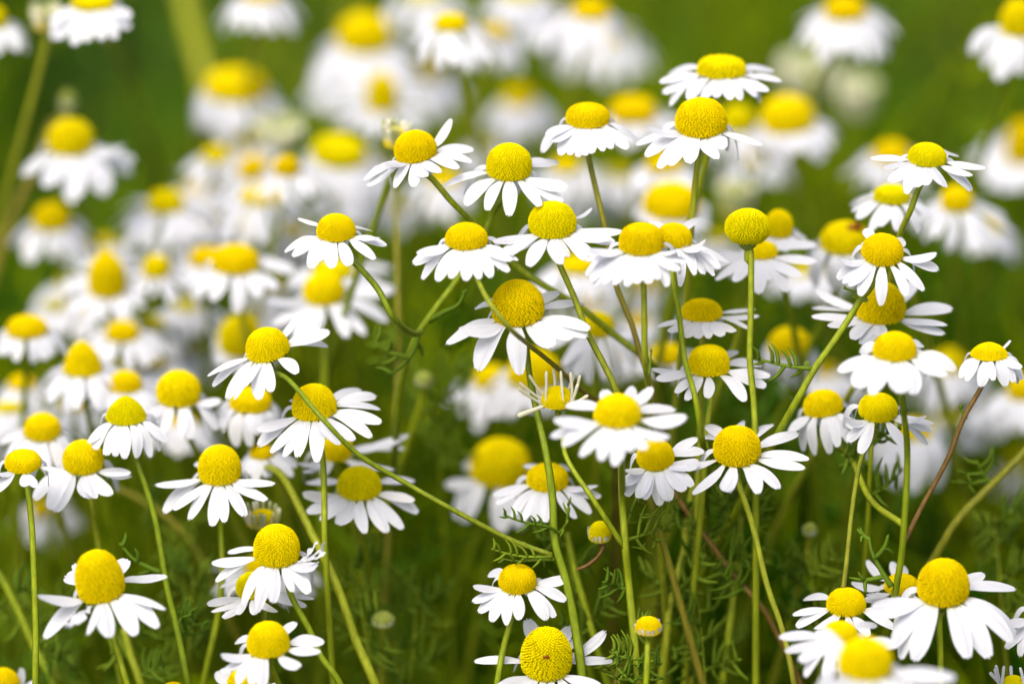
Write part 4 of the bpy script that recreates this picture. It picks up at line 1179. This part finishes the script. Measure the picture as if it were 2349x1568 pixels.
stalk("brown upright stalk left of centre, behind the arching stem's joint", [(906, 400, 24), (909, 523, 20), (912, 660, 18), (914, 813, 18), (905, 1000, 18)], .0004, .35, seed=7,
      leaves=[([(912, 820, 18), (880, 800, 17), (855, 770, 17)], dict(plen=.006, npin=5, r=.0004))])
stalk("very blurred broad pale stalk at the top, left of the disc-less white flower", [(415, -60, 62), (435, 50, 62), (458, 130, 62), (475, 210, 62), (480, 330, 66)], .0019, .0, seed=8)
stalk("soft green stalk between the tall leaning disc and the bottom edge", [(285, 1440, 10), (300, 1500, 10), (325, 1572, 10)], .0007, .1, seed=9, auto=3)
stalk("soft green stalk branching beside the far left stem", [(228, 1100, 20), (330, 1150, 20), (410, 1210, 20), (460, 1280, 20)], .0005, .35, seed=10, auto=5)
stalk("thin green stalk rising behind the grainy disc flower", [(2000, 1000, 5), (1998, 1045, 5), (1995, 1112, 6), (1990, 1220, 8)], .0004, .0, seed=11, auto=3)
stalk("blurred green stalk below the broad pale one at upper left", [(330, 290, 55), (360, 400, 58), (385, 480, 60)], .0011, .2, seed=12)
stalk("leafy sprig standing at the bottom edge right of the thick main stem", [(1425, 1470, 3), (1420, 1520, 3), (1410, 1575, 3)], .0004, .5, seed=14,
      leaves=[([(1418, 1540, 3), (1440, 1520, 2), (1450, 1490, 2)], dict(plen=.006, npin=6, r=.00026)), ([(1415, 1550, 3), (1400, 1530, 3), (1380, 1520, 3)], dict(plen=.005, npin=5, r=.00026))])
print("OBJECTS", len(bpy.data.objects))


for lab, pts, r in [
    ("very blurred green stalk slanting through the open green right of the top white flowers", [(1600, -40, 75), (1570, 60, 75), (1545, 200, 75)], .0012),
    ("very blurred yellowish stalk at the top edge, left of the mustard disc", [(800, -60, 70), (790, 30, 70), (770, 160, 70)], .0016),
    ]:
    stalk(lab, pts, r, 0.0, seed=int(r * 1e5))

for k, (lab, pts) in enumerate([
    ("soft ferny sprig in the dark gap left of the small flower with evenly spread petals", [(960, 1330, 15), (950, 1450, 15), (940, 1575, 15)]),
    ("soft ferny sprig under the drooping petals of the flower with a striped bud beside it", [(800, 1290, 12), (830, 1400, 12), (850, 1540, 12)]),
    ("soft ferny sprig left of the two small lower right flowers, beside the red-brown stem", [(1850, 1260, 12), (1870, 1390, 12), (1880, 1560, 12)]),
    ("soft ferny sprig in the green above the flower cut by the right edge", [(2280, 1180, 14), (2290, 1280, 14), (2300, 1420, 14)]),
    ("soft ferny sprig at the bottom between yellow bud and curving brownish stem", [(1600, 1370, 8), (1610, 1460, 8), (1620, 1580, 8)]),
    ("soft ferny sprig low at the left between the straight stem and the tall leaning disc", [(120, 1380, 16), (125, 1480, 16), (130, 1580, 16)]),
    ("soft ferny sprig left of the striped half open bud, under the cone-disc flower", [(440, 1290, 14), (440, 1400, 14), (430, 1560, 14)]),
    ("soft ferny sprig in the green gap below the arching stem joint", [(1000, 860, 22), (1005, 960, 22), (1010, 1080, 22)])]):
    stalk(lab, pts, .0004, 0.1, seed=20 + k, auto=7)
